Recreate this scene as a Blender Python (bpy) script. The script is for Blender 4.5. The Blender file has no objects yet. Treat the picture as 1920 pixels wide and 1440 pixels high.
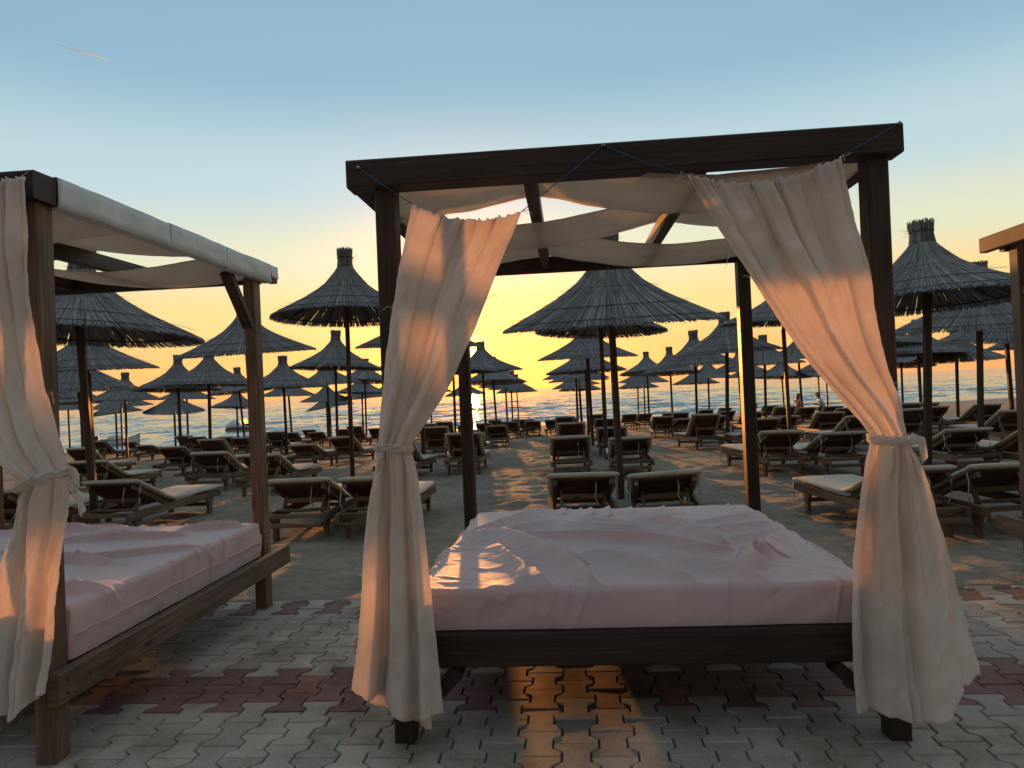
import bpy, math, random
import numpy as np
from mathutils import Matrix, Vector, noise

random.seed(11); rng = np.random.default_rng(5)
SC = bpy.context.scene
COL = SC.collection
rad = math.radians

# ------------------------------------------------------------------ camera
ROLL = rad(2.5); PITCH = math.atan(10 / 1380.0); FPX = 1380.0; CAM_H = 1.4
_F = Vector((0, math.cos(PITCH), math.sin(PITCH)))
_U0 = Vector((0, -math.sin(PITCH), math.cos(PITCH)))
_R0 = Vector((1, 0, 0))
_R = _R0 * math.cos(ROLL) - _U0 * math.sin(ROLL)
_U = _R0 * math.sin(ROLL) + _U0 * math.cos(ROLL)
cam_d = bpy.data.cameras.new('camera'); cam = bpy.data.objects.new('camera', cam_d)
COL.objects.link(cam); SC.camera = cam
cam_d.sensor_width = 36.0; cam_d.lens = 36.0 * FPX / 1920.0
cam_d.clip_start = 0.05; cam_d.clip_end = 60000.0
cam.matrix_world = Matrix(((_R.x, _U.x, -_F.x, 0), (_R.y, _U.y, -_F.y, 0), (_R.z, _U.z, -_F.z, CAM_H), (0, 0, 0, 1)))

def project(p):
    v = Vector(p) - Vector((0, 0, CAM_H)); w = v.dot(_F)
    if w < 0.05: return -9999, -9999
    return 960 + FPX * v.dot(_R) / w, 720 - FPX * v.dot(_U) / w

# ------------------------------------------------------------------ sky, sun, exposure
SUN_EL = rad(3.0); SUN_AZ = rad(-3.05)          # azimuth from +Y, positive to the right
sun_dir = Vector((math.sin(SUN_AZ) * math.cos(SUN_EL), math.cos(SUN_AZ) * math.cos(SUN_EL), math.sin(SUN_EL)))
world = bpy.data.worlds.new('World'); SC.world = world; world.use_nodes = True
wn = world.node_tree; N = wn.nodes; WL = wn.links
bg = N['Background']
sky = N.new('ShaderNodeTexSky'); sky.sky_type = 'NISHITA'; sky.sun_disc = False
sky.sun_elevation = SUN_EL; sky.sun_rotation = SUN_AZ; sky.dust_density = 1.0; sky.ozone_density = 2.0
tc = N.new('ShaderNodeTexCoord'); sep = N.new('ShaderNodeSeparateXYZ'); WL.new(tc.outputs['Generated'], sep.inputs[0])
ramp = N.new('ShaderNodeValToRGB'); 
hz = N.new('ShaderNodeTexNoise'); hm = N.new('ShaderNodeMapping'); hm.inputs['Scale'].default_value = (1.6, 1.6, 16.0); WL.new(tc.outputs['Generated'], hm.inputs[0]); WL.new(hm.outputs[0], hz.inputs['Vector'])
hz.inputs['Scale'].default_value = 1.2; hz.inputs['Detail'].default_value = 4; hz.inputs['Roughness'].default_value = 0.6
hs = N.new('ShaderNodeMath'); hs.operation = 'MULTIPLY_ADD'; hs.inputs[1].default_value = 0.016; hs.inputs[2].default_value = -0.008; WL.new(hz.outputs['Fac'], hs.inputs[0])
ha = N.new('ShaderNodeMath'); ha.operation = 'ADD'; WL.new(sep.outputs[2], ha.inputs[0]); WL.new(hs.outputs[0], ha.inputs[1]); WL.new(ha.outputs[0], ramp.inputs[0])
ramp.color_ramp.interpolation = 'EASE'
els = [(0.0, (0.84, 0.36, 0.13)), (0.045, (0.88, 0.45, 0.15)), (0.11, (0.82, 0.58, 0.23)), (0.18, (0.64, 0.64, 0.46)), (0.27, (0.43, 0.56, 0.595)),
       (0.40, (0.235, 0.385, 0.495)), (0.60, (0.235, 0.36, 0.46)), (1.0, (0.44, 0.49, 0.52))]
cr = ramp.color_ramp
while len(cr.elements) < len(els): cr.elements.new(0.5)
for e, (p, c) in zip(cr.elements, els): e.position = p; e.color = (*c, 1)
# aureole round the low sun
dot = N.new('ShaderNodeVectorMath'); dot.operation = 'DOT_PRODUCT'; dot.inputs[1].default_value = sun_dir
nrm = N.new('ShaderNodeVectorMath'); nrm.operation = 'NORMALIZE'; WL.new(tc.outputs['Generated'], nrm.inputs[0]); WL.new(nrm.outputs[0], dot.inputs[0])
def wglow(power, strength, col, prev):
    mx = N.new('ShaderNodeMath'); mx.operation = 'MAXIMUM'; mx.inputs[1].default_value = 0; WL.new(dot.outputs['Value'], mx.inputs[0])
    pw = N.new('ShaderNodeMath'); pw.operation = 'POWER'; pw.inputs[1].default_value = power; WL.new(mx.outputs[0], pw.inputs[0])
    sc_ = N.new('ShaderNodeMix'); sc_.data_type = 'RGBA'; sc_.blend_type = 'ADD'
    ml = N.new('ShaderNodeMath'); ml.operation = 'MULTIPLY'; ml.inputs[1].default_value = strength; WL.new(pw.outputs[0], ml.inputs[0])
    WL.new(ml.outputs[0], sc_.inputs[0]); WL.new(prev, sc_.inputs[6]); sc_.inputs[7].default_value = (*col, 1); sc_.clamp_factor = False
    return sc_.outputs[2]
# the evening sky is dimmer on the side away from the sun
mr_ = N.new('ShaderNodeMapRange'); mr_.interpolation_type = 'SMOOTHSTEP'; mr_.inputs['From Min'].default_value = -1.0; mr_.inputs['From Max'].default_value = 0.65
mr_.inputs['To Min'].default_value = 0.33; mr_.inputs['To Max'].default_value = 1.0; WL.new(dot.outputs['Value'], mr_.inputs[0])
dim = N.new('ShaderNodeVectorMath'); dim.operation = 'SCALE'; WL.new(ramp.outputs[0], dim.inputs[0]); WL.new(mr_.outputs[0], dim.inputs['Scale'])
g = wglow(90, 0.28, (1.0, 0.55, 0.0), dim.outputs[0])
g = wglow(110, 0.9, (1.8, 0.20, 0.0), g)
g = wglow(500, 0.45, (1.0, 0.70, 0.03), g)
g = wglow(9000, 2.2, (1.0, 0.85, 0.35), g)
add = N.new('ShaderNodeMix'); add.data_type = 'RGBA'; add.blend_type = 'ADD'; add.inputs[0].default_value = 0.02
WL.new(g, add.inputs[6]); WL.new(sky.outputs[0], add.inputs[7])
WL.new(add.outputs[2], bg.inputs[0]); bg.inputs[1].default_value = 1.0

sun_d = bpy.data.lights.new('sun', 'SUN'); sun_d.energy = 4.6; sun_d.angle = rad(0.6); sun_d.color = (1.0, 0.38, 0.09)
sun = bpy.data.objects.new('sun', sun_d); COL.objects.link(sun)
sun.rotation_euler = sun_dir.to_track_quat('Z', 'Y').to_euler()

SC.view_settings.view_transform = 'Standard'; SC.view_settings.look = 'None'
SC.view_settings.exposure = 0.24; SC.view_settings.gamma = 1.0; SC.view_settings.use_curve_mapping = False
SC.cycles.max_bounces = 6; SC.cycles.diffuse_bounces = 3; SC.cycles.glossy_bounces = 2; SC.cycles.transparent_max_bounces = 4
SC.cycles.use_denoising = True; SC.cycles.sample_clamp_indirect = 4.0
SC.cycles.caustics_reflective = False; SC.cycles.caustics_refractive = False

# ------------------------------------------------------------------ materials
def mat(name):
    m = bpy.data.materials.new(name); m.use_nodes = True
    nt = m.node_tree; b = nt.nodes['Principled BSDF']
    return m, nt, b
def nd(nt, t, **kw):
    n = nt.nodes.new(t)
    for k, v in kw.items(): setattr(n, k, v)
    return n
def setramp(n, stops):
    c = n.color_ramp
    while len(c.elements) < len(stops): c.elements.new(0.5)
    for e, (p, col) in zip(c.elements, stops):
        e.position = p; e.color = (*col, 1) if len(col) == 3 else col
def coords(nt, kind='UV', scale=(1, 1, 1), rot=(0, 0, 0)):
    t = nd(nt, 'ShaderNodeTexCoord'); mp = nd(nt, 'ShaderNodeMapping'); mp.inputs['Scale'].default_value = scale; mp.inputs['Rotation'].default_value = rot
    nt.links.new(t.outputs[kind], mp.inputs[0]); return mp.outputs[0]
def tex(nt, vec, scale, detail=4, rough=0.55, dist=0.0):
    n = nd(nt, 'ShaderNodeTexNoise'); n.inputs['Scale'].default_value = scale; n.inputs['Detail'].default_value = detail
    n.inputs['Roughness'].default_value = rough; n.inputs['Distortion'].default_value = dist
    nt.links.new(vec, n.inputs['Vector']); return n.outputs['Fac']
def bump(nt, b, h, strength, dist=0.01, prev=None):
    n = nd(nt, 'ShaderNodeBump'); n.inputs['Strength'].default_value = strength; n.inputs['Distance'].default_value = dist
    nt.links.new(h, n.inputs['Height'])
    if prev is not None: nt.links.new(prev, n.inputs['Normal'])
    if b is not None: nt.links.new(n.outputs[0], b.inputs['Normal'])
    return n.outputs[0]
def mixc(nt, fac, a, b, blend='MIX'):
    n = nd(nt, 'ShaderNodeMix', data_type='RGBA', blend_type=blend)
    for s, v in ((0, fac), (6, a), (7, b)):
        if isinstance(v, (int, float)): n.inputs[s].default_value = v
        elif isinstance(v, tuple): n.inputs[s].default_value = (*v, 1)
        else: nt.links.new(v, n.inputs[s])
    return n.outputs[2]

def wood(name, c0, c1, c2, rough=0.65, wear=None):
    m, nt, b = mat(name)
    oi = nd(nt, 'ShaderNodeObjectInfo')
    uv = nd(nt, 'ShaderNodeTexCoord'); ofs = nd(nt, 'ShaderNodeVectorMath', operation='ADD'); cmb = nd(nt, 'ShaderNodeCombineXYZ')
    mul = nd(nt, 'ShaderNodeMath', operation='MULTIPLY'); mul.inputs[1].default_value = 37.0
    nt.links.new(oi.outputs['Random'], mul.inputs[0]); nt.links.new(mul.outputs[0], cmb.inputs[0]); nt.links.new(mul.outputs[0], cmb.inputs[2])
    nt.links.new(uv.outputs['UV'], ofs.inputs[0]); nt.links.new(cmb.outputs[0], ofs.inputs[1])
    mp = nd(nt, 'ShaderNodeMapping'); mp.inputs['Scale'].default_value = (1.6, 45, 1); nt.links.new(ofs.outputs[0], mp.inputs[0])
    g1 = tex(nt, mp.outputs[0], 1.3, 6, 0.65, 0.6)
    mp2 = nd(nt, 'ShaderNodeMapping'); mp2.inputs['Scale'].default_value = (2.5, 6, 1); nt.links.new(ofs.outputs[0], mp2.inputs[0])
    g2 = tex(nt, mp2.outputs[0], 1.0, 3)
    r = nd(nt, 'ShaderNodeValToRGB'); setramp(r, [(0.28, c0), (0.5, c1), (0.72, c2)]); nt.links.new(g1, r.inputs[0])
    r2 = nd(nt, 'ShaderNodeValToRGB'); setramp(r2, [(0.3, (0.55, 0.55, 0.55)), (0.7, (1.15, 1.15, 1.15))]); nt.links.new(g2, r2.inputs[0])
    c = mixc(nt, 1.0, r.outputs[0], r2.outputs[0], 'MULTIPLY')
    # knots
    mp3 = nd(nt, 'ShaderNodeMapping'); mp3.inputs['Scale'].default_value = (2.2, 9, 1); nt.links.new(ofs.outputs[0], mp3.inputs[0])
    vo = nd(nt, 'ShaderNodeTexVoronoi'); vo.inputs['Scale'].default_value = 1.0; nt.links.new(mp3.outputs[0], vo.inputs['Vector'])
    kr = nd(nt, 'ShaderNodeValToRGB'); setramp(kr, [(0.05, (0.35, 0.3, 0.28)), (0.13, (1, 1, 1))]); nt.links.new(vo.outputs['Distance'], kr.inputs[0])
    c = mixc(nt, 1.0, c, kr.outputs[0], 'MULTIPLY')
    hsv = nd(nt, 'ShaderNodeHueSaturation'); vm = nd(nt, 'ShaderNodeMapRange'); vm.inputs['To Min'].default_value = 0.75; vm.inputs['To Max'].default_value = 1.25
    nt.links.new(oi.outputs['Random'], vm.inputs[0]); nt.links.new(vm.outputs[0], hsv.inputs['Value']); nt.links.new(c, hsv.inputs['Color'])
    nt.links.new(hsv.outputs[0], b.inputs['Base Color'])
    b.inputs['Roughness'].default_value = rough; b.inputs['Specular IOR Level'].default_value = 0.35
    bump(nt, b, g1, 0.5, 0.004)
    return m

M = {}
M['bed_wood'] = wood('dark stained bed timber', (0.022, 0.012, 0.009), (0.048, 0.027, 0.019), (0.085, 0.050, 0.034), 0.55)
M['bed_wood_pale'] = wood('weathered bed timber', (0.085, 0.052, 0.032), (0.17, 0.112, 0.072), (0.25, 0.175, 0.12), 0.65)
M['lounger_wood'] = wood('weathered lounger timber', (0.10, 0.062, 0.038), (0.20, 0.13, 0.082), (0.30, 0.20, 0.13), 0.7)
M['slat_wood'] = wood('dark lounger slats', (0.06, 0.03, 0.02), (0.12, 0.06, 0.038), (0.17, 0.095, 0.06), 0.7)
M['pole_wood'] = wood('umbrella pole timber', (0.03, 0.018, 0.012), (0.065, 0.04, 0.026), (0.11, 0.07, 0.045), 0.6)

def thatch_mat():
    m, nt, b = mat('dry reed thatch')
    uv = nd(nt, 'ShaderNodeTexCoord'); s = nd(nt, 'ShaderNodeSeparateXYZ'); nt.links.new(uv.outputs['UV'], s.inputs[0])
    wnse = nd(nt, 'ShaderNodeTexWhiteNoise', noise_dimensions='1D'); nt.links.new(s.outputs[1], wnse.inputs['W'])
    r = nd(nt, 'ShaderNodeValToRGB'); setramp(r, [(0.0, (0.11, 0.108, 0.105)), (0.45, (0.225, 0.225, 0.22)), (0.8, (0.35, 0.35, 0.345)), (1.0, (0.52, 0.51, 0.50))])
    nt.links.new(wnse.outputs['Value'], r.inputs[0])
    n = tex(nt, coords(nt, 'UV', (14, 3, 1)), 1.0, 3)
    r2 = nd(nt, 'ShaderNodeValToRGB'); setramp(r2, [(0.3, (0.6, 0.6, 0.6)), (0.7, (1.1, 1.1, 1.1))]); nt.links.new(n, r2.inputs[0])
    c = mixc(nt, 1.0, r.outputs[0], r2.outputs[0], 'MULTIPLY')
    nt.links.new(c, b.inputs['Base Color']); b.inputs['Roughness'].default_value = 0.55; b.inputs['Specular IOR Level'].default_value = 0.4
    return m
M['thatch'] = thatch_mat()

def cloth(name, col, var=0.12, trans=0.35, weave=900, sheen=0.1, stain=None, tcol=None):
    m, nt, b = mat(name)
    v = coords(nt, 'Object')
    n1 = tex(nt, v, 3.0, 5, 0.6)
    r = nd(nt, 'ShaderNodeValToRGB'); lo = tuple(x * (1 - var) for x in col); hi = tuple(min(1, x * (1 + var * 0.5)) for x in col)
    setramp(r, [(0.3, lo), (0.7, hi)]); nt.links.new(n1, r.inputs[0])
    c = r.outputs[0]
    if stain:
        n2 = tex(nt, v, 2.1, 4, 0.7); rs = nd(nt, 'ShaderNodeValToRGB'); setramp(rs, [(0.60, (1, 1, 1)), (0.74, stain)]); nt.links.new(n2, rs.inputs[0])
        c = mixc(nt, 1.0, c, rs.outputs[0], 'MULTIPLY')
    wv = tex(nt, coords(nt, 'Object', (1, 1, 1)), weave, 2)
    fine = tex(nt, coords(nt, 'Object'), 22, 4, 0.6)
    nb = bump(nt, None, fine, 0.35, 0.006)
    nb = bump(nt, b, wv, 0.35, 0.0008, nb)
    nt.links.new(c, b.inputs['Base Color']); b.inputs['Roughness'].default_value = 0.9; b.inputs['Specular IOR Level'].default_value = 0.1
    b.inputs['Sheen Weight'].default_value = sheen
    if trans > 0:
        tr = nd(nt, 'ShaderNodeBsdfTranslucent'); nt.links.new(nb, tr.inputs['Normal'])
        if tcol: tr.inputs[0].default_value = (*tcol, 1)
        else: nt.links.new(c, tr.inputs[0])
        mx = nd(nt, 'ShaderNodeMixShader'); mx.inputs[0].default_value = trans
        nt.links.new(b.outputs[0], mx.inputs[1]); nt.links.new(tr.outputs[0], mx.inputs[2])
        nt.links.new(mx.outputs[0], nt.nodes['Material Output'].inputs[0])
    return m
M['linen'] = cloth('cream linen curtain', (0.94, 0.85, 0.79), 0.10, 0.46, 700, 0.1, (0.93, 0.88, 0.82))
M['sheet'] = cloth('dusty pink cotton sheet', (0.66, 0.48, 0.50), 0.05, 0.0, 900, 0.15)
_b = M['sheet'].node_tree.nodes['Principled BSDF']; _b.inputs['Roughness'].default_value = 0.6; _b.inputs['Specular IOR Level'].default_value = 0.42; _b.inputs['Sheen Weight'].default_value = 0.35
M['canopy'] = cloth('beige canopy cloth', (0.80, 0.68, 0.56), 0.10, 0.52, 600, 0.05, (0.8, 0.76, 0.72))
M['cushion'] = cloth('off white lounger cushion', (0.56, 0.52, 0.43), 0.10, 0.0, 400, 0.05, (0.82, 0.78, 0.70))
M['cushion_mauve'] = cloth('faded mauve lounger cushion', (0.50, 0.38, 0.38), 0.12, 0.0, 400, 0.05, (0.82, 0.78, 0.70))
M['cushion_blue'] = cloth('pale blue lounger cushion', (0.50, 0.53, 0.58), 0.12, 0.0, 400, 0.05, (0.85, 0.8, 0.75))
M['towel'] = cloth('tan towel', (0.62, 0.50, 0.36), 0.15, 0.0, 300, 0.2)

def vinyl():
    m, nt, b = mat('white vinyl cover')
    v = coords(nt, 'Object'); n = tex(nt, v, 5, 4)
    r = nd(nt, 'ShaderNodeValToRGB'); setramp(r, [(0.3, (0.50, 0.51, 0.49)), (0.65, (0.64, 0.65, 0.63))]); nt.links.new(n, r.inputs[0])
    nt.links.new(r.outputs[0], b.inputs['Base Color']); b.inputs['Roughness'].default_value = 0.5
    bump(nt, b, tex(nt, coords(nt, 'Object', (1, 3, 1)), 6, 3), 0.6, 0.012)
    return m
M['vinyl'] = vinyl()

def paver(name, lo, hi, spk):
    m, nt, b = mat(name)
    oi = nd(nt, 'ShaderNodeObjectInfo'); v = coords(nt, 'Object')
    geo = nd(nt, 'ShaderNodeNewGeometry')
    n1 = tex(nt, geo.outputs['Position'], 5.0, 5, 0.65); n2 = tex(nt, geo.outputs['Position'], 420, 2)
    r = nd(nt, 'ShaderNodeValToRGB'); setramp(r, [(0.28, lo), (0.72, hi)]); nt.links.new(n1, r.inputs[0])
    r2 = nd(nt, 'ShaderNodeValToRGB'); setramp(r2, [(0.32, (0.55, 0.55, 0.55)), (0.5, (1, 1, 1)), (0.68, spk)]); nt.links.new(n2, r2.inputs[0])
    c = mixc(nt, 1.0, r.outputs[0], r2.outputs[0], 'MULTIPLY')
    n3 = tex(nt, geo.outputs['Position'], 1.7, 6, 0.7, 0.5); r3 = nd(nt, 'ShaderNodeValToRGB'); setramp(r3, [(0.47, (1, 1, 1)), (0.60, (0.74, 0.66, 0.56)), (0.72, (0.48, 0.38, 0.30))]); nt.links.new(n3, r3.inputs[0])
    c = mixc(nt, 1.0, c, r3.outputs[0], 'MULTIPLY')
    hsv = nd(nt, 'ShaderNodeHueSaturation'); vm = nd(nt, 'ShaderNodeMapRange'); vm.inputs['To Min'].default_value = 0.84; vm.inputs['To Max'].default_value = 1.14
    nt.links.new(oi.outputs['Random'], vm.inputs[0]); nt.links.new(vm.outputs[0], hsv.inputs['Value']); nt.links.new(c, hsv.inputs['Color'])
    nt.links.new(hsv.outputs[0], b.inputs['Base Color']); b.inputs['Roughness'].default_value = 0.85
    nb = bump(nt, None, n2, 0.5, 0.002); bump(nt, b, n1, 0.5, 0.006, nb)
    return m
M['paver_grey'] = paver('grey concrete paver', (0.41, 0.35, 0.295), (0.59, 0.505, 0.425), (1.25, 1.25, 1.2))
M['paver_red'] = paver('red concrete paver', (0.24, 0.125, 0.115), (0.33, 0.175, 0.155), (1.3, 1.25, 1.2))

def sandm():
    m, nt, b = mat('grey beach sand')
    geo = nd(nt, 'ShaderNodeNewGeometry'); p = geo.outputs['Position']
    n1 = tex(nt, p, 0.9, 6, 0.7); n2 = tex(nt, p, 160, 3, 0.7); n3 = tex(nt, p, 9, 5, 0.65)
    r = nd(nt, 'ShaderNodeValToRGB'); setramp(r, [(0.3, (0.24, 0.195, 0.145)), (0.6, (0.37, 0.305, 0.23)), (0.8, (0.46, 0.385, 0.295))]); nt.links.new(n1, r.inputs[0])
    r2 = nd(nt, 'ShaderNodeValToRGB'); setramp(r2, [(0.3, (0.6, 0.6, 0.6)), (0.55, (1, 1, 1)), (0.75, (1.25, 1.22, 1.15))]); nt.links.new(n2, r2.inputs[0])
    c = mixc(nt, 1.0, r.outputs[0], r2.outputs[0], 'MULTIPLY')
    r3 = nd(nt, 'ShaderNodeValToRGB'); setramp(r3, [(0.35, (0.8, 0.8, 0.8)), (0.65, (1.08, 1.08, 1.08))]); nt.links.new(n3, r3.inputs[0])
    c = mixc(nt, 1.0, c, r3.outputs[0], 'MULTIPLY')
    # wet sand by the water line: a function of height
    s = nd(nt, 'ShaderNodeSeparateXYZ'); nt.links.new(p, s.inputs[0])
    mr = nd(nt, 'ShaderNodeMapRange'); mr.inputs['From Min'].default_value = -1.10; mr.inputs['From Max'].default_value = -0.98; nt.links.new(s.outputs[2], mr.inputs[0])
    c = mixc(nt, mr.outputs[0], (0.11, 0.09, 0.07), c)
    nt.links.new(c, b.inputs['Base Color'])
    rr = nd(nt, 'ShaderNodeMapRange'); rr.inputs['To Min'].default_value = 0.25; rr.inputs['To Max'].default_value = 0.95; nt.links.new(mr.outputs[0], rr.inputs[0]); nt.links.new(rr.outputs[0], b.inputs['Roughness'])
    nb = bump(nt, None, n2, 0.8, 0.006); bump(nt, b, n3, 1.0, 0.05, nb)
    return m
M['sand'] = sandm()

SHA = (-25.644, 42.669); SHN = (0.2706, -0.9627)      # a point on the water line, and its normal towards the land
def shore_dist(x, y): return (x - SHA[0]) * SHN[0] + (y - SHA[1]) * SHN[1]
def ground(x, y):
    s = shore_dist(x, y)
    if s > 0: return min(0.0, -1.1 + 0.030 * s)
    return max(-3.0, -1.1 + 0.05 * s)
SEA_Z = -1.1

def seam():
    m, nt, b = mat('sea water')
    geo = nd(nt, 'ShaderNodeNewGeometry'); p = geo.outputs['Position']
    mp = nd(nt, 'ShaderNodeMapping'); mp.inputs['Rotation'].default_value = (0, 0, -0.274); nt.links.new(p, mp.inputs[0])
    st = nd(nt, 'ShaderNodeMapping'); st.inputs['Scale'].default_value = (0.22, 1.0, 1.0); nt.links.new(mp.outputs[0], st.inputs[0])
    # wave facets: slopes taken straight from stretched noise, so that far water keeps its chop
    def slope(vec, scale, k, detail=3):
        n = nd(nt, 'ShaderNodeTexNoise'); n.inputs['Scale'].default_value = scale; n.inputs['Detail'].default_value = detail; n.inputs['Roughness'].default_value = 0.6
        nt.links.new(vec, n.inputs['Vector'])
        sub = nd(nt, 'ShaderNodeVectorMath', operation='SUBTRACT'); sub.inputs[1].default_value = (0.5, 0.5, 0.5); nt.links.new(n.outputs['Color'], sub.inputs[0])
        ml = nd(nt, 'ShaderNodeVectorMath', operation='MULTIPLY'); ml.inputs[1].default_value = (k * 0.5, k, 0); nt.links.new(sub.outputs[0], ml.inputs[0]); return ml.outputs[0]
    s1 = slope(st.outputs[0], 0.16, 1.1); s2 = slope(st.outputs[0], 0.7, 1.5); s3 = slope(p, 2.6, 0.9)
    a1 = nd(nt, 'ShaderNodeVectorMath', operation='ADD'); nt.links.new(s1, a1.inputs[0]); nt.links.new(s2, a1.inputs[1])
    a2 = nd(nt, 'ShaderNodeVectorMath', operation='ADD'); nt.links.new(a1.outputs[0], a2.inputs[0]); nt.links.new(s3, a2.inputs[1])
    a3 = nd(nt, 'ShaderNodeVectorMath', operation='ADD'); nt.links.new(a2.outputs[0], a3.inputs[0]); nt.links.new(geo.outputs['Normal'], a3.inputs[1])
    nn = nd(nt, 'ShaderNodeVectorMath', operation='NORMALIZE'); nt.links.new(a3.outputs[0], nn.inputs[0]); nt.links.new(nn.outputs[0], b.inputs['Normal'])
    b.inputs['Base Color'].default_value = (0.27, 0.34, 0.335, 1); b.inputs['Roughness'].default_value = 0.08; b.inputs['IOR'].default_value = 1.333
    # foam lines in the wash
    dt = nd(nt, 'ShaderNodeVectorMath', operation='DOT_PRODUCT'); dt.inputs[1].default_value = (SHN[0], SHN[1], 0); nt.links.new(p, dt.inputs[0])
    off = SHA[0] * SHN[0] + SHA[1] * SHN[1]
    mr = nd(nt, 'ShaderNodeMapRange'); mr.inputs['From Min'].default_value = off - 11.0; mr.inputs['From Max'].default_value = off + 0.3; nt.links.new(dt.outputs['Value'], mr.inputs[0])
    fst = nd(nt, 'ShaderNodeMapping'); fst.inputs['Scale'].default_value = (0.12, 0.8, 1.0); nt.links.new(mp.outputs[0], fst.inputs[0])
    fo = tex(nt, fst.outputs[0], 1.0, 6, 0.7, 0.4)
    md = nd(nt, 'ShaderNodeMath', operation='MULTIPLY_ADD'); md.inputs[1].default_value = 0.30; nt.links.new(mr.outputs[0], md.inputs[0]); nt.links.new(fo, md.inputs[2])
    fr = nd(nt, 'ShaderNodeValToRGB'); setramp(fr, [(0.72, (0, 0, 0)), (0.82, (1, 1, 1))]); nt.links.new(md.outputs[0], fr.inputs[0])
    di = nd(nt, 'ShaderNodeBsdfDiffuse'); di.inputs[0].default_value = (0.75, 0.76, 0.75, 1)
    mx = nd(nt, 'ShaderNodeMixShader'); nt.links.new(fr.outputs[0], mx.inputs[0]); nt.links.new(b.outputs[0], mx.inputs[1]); nt.links.new(di.outputs[0], mx.inputs[2])
    nt.links.new(mx.outputs[0], nt.nodes['Material Output'].inputs[0])
    return m
M['sea'] = seam()

def plain(name, col, rough=0.6, metal=0.0, nscale=8, var=0.15):
    m, nt, b = mat(name)
    n = tex(nt, coords(nt, 'Object'), nscale, 4); r = nd(nt, 'ShaderNodeValToRGB')
    setramp(r, [(0.3, tuple(x * (1 - var) for x in col)), (0.7, tuple(min(1, x * (1 + var)) for x in col))]); nt.links.new(n, r.inputs[0])
    nt.links.new(r.outputs[0], b.inputs['Base Color']); b.inputs['Roughness'].default_value = rough; b.inputs['Metallic'].default_value = metal
    return m
M['cord'] = plain('blue cord', (0.015, 0.09, 0.17)); M['string'] = plain('pale tie string', (0.60, 0.56, 0.48))
M['metal'] = plain('galvanised bolt', (0.45, 0.45, 0.44), 0.4, 0.8); M['iron'] = plain('dark iron hoop', (0.03, 0.025, 0.02), 0.6)
M['wire'] = plain('binding wire', (0.05, 0.045, 0.04), 0.6)
M['skin'] = plain('skin', (0.55, 0.33, 0.24)); M['hair_red'] = plain('auburn hair', (0.16, 0.05, 0.025)); M['hair_dark'] = plain('dark hair', (0.03, 0.018, 0.012))
M['pink'] = plain('pink top', (0.55, 0.07, 0.14)); M['blue'] = plain('pale blue shirt', (0.35, 0.50, 0.66)); M['denim'] = plain('dark shorts', (0.05, 0.06, 0.09))
M['boat_white'] = plain('white boat paint', (0.62, 0.62, 0.58), 0.4); M['boat_green'] = plain('green boat paint', (0.10, 0.22, 0.17), 0.5); M['boat_red'] = plain('red boat paint', (0.30, 0.05, 0.035), 0.45)
M['boat_blue'] = plain('blue grey plastic', (0.22, 0.32, 0.42), 0.35); M['tarp'] = plain('boat tarp', (0.60, 0.52, 0.42), 0.8); M['motor'] = plain('motor cover', (0.04, 0.04, 0.045), 0.4)

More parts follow.
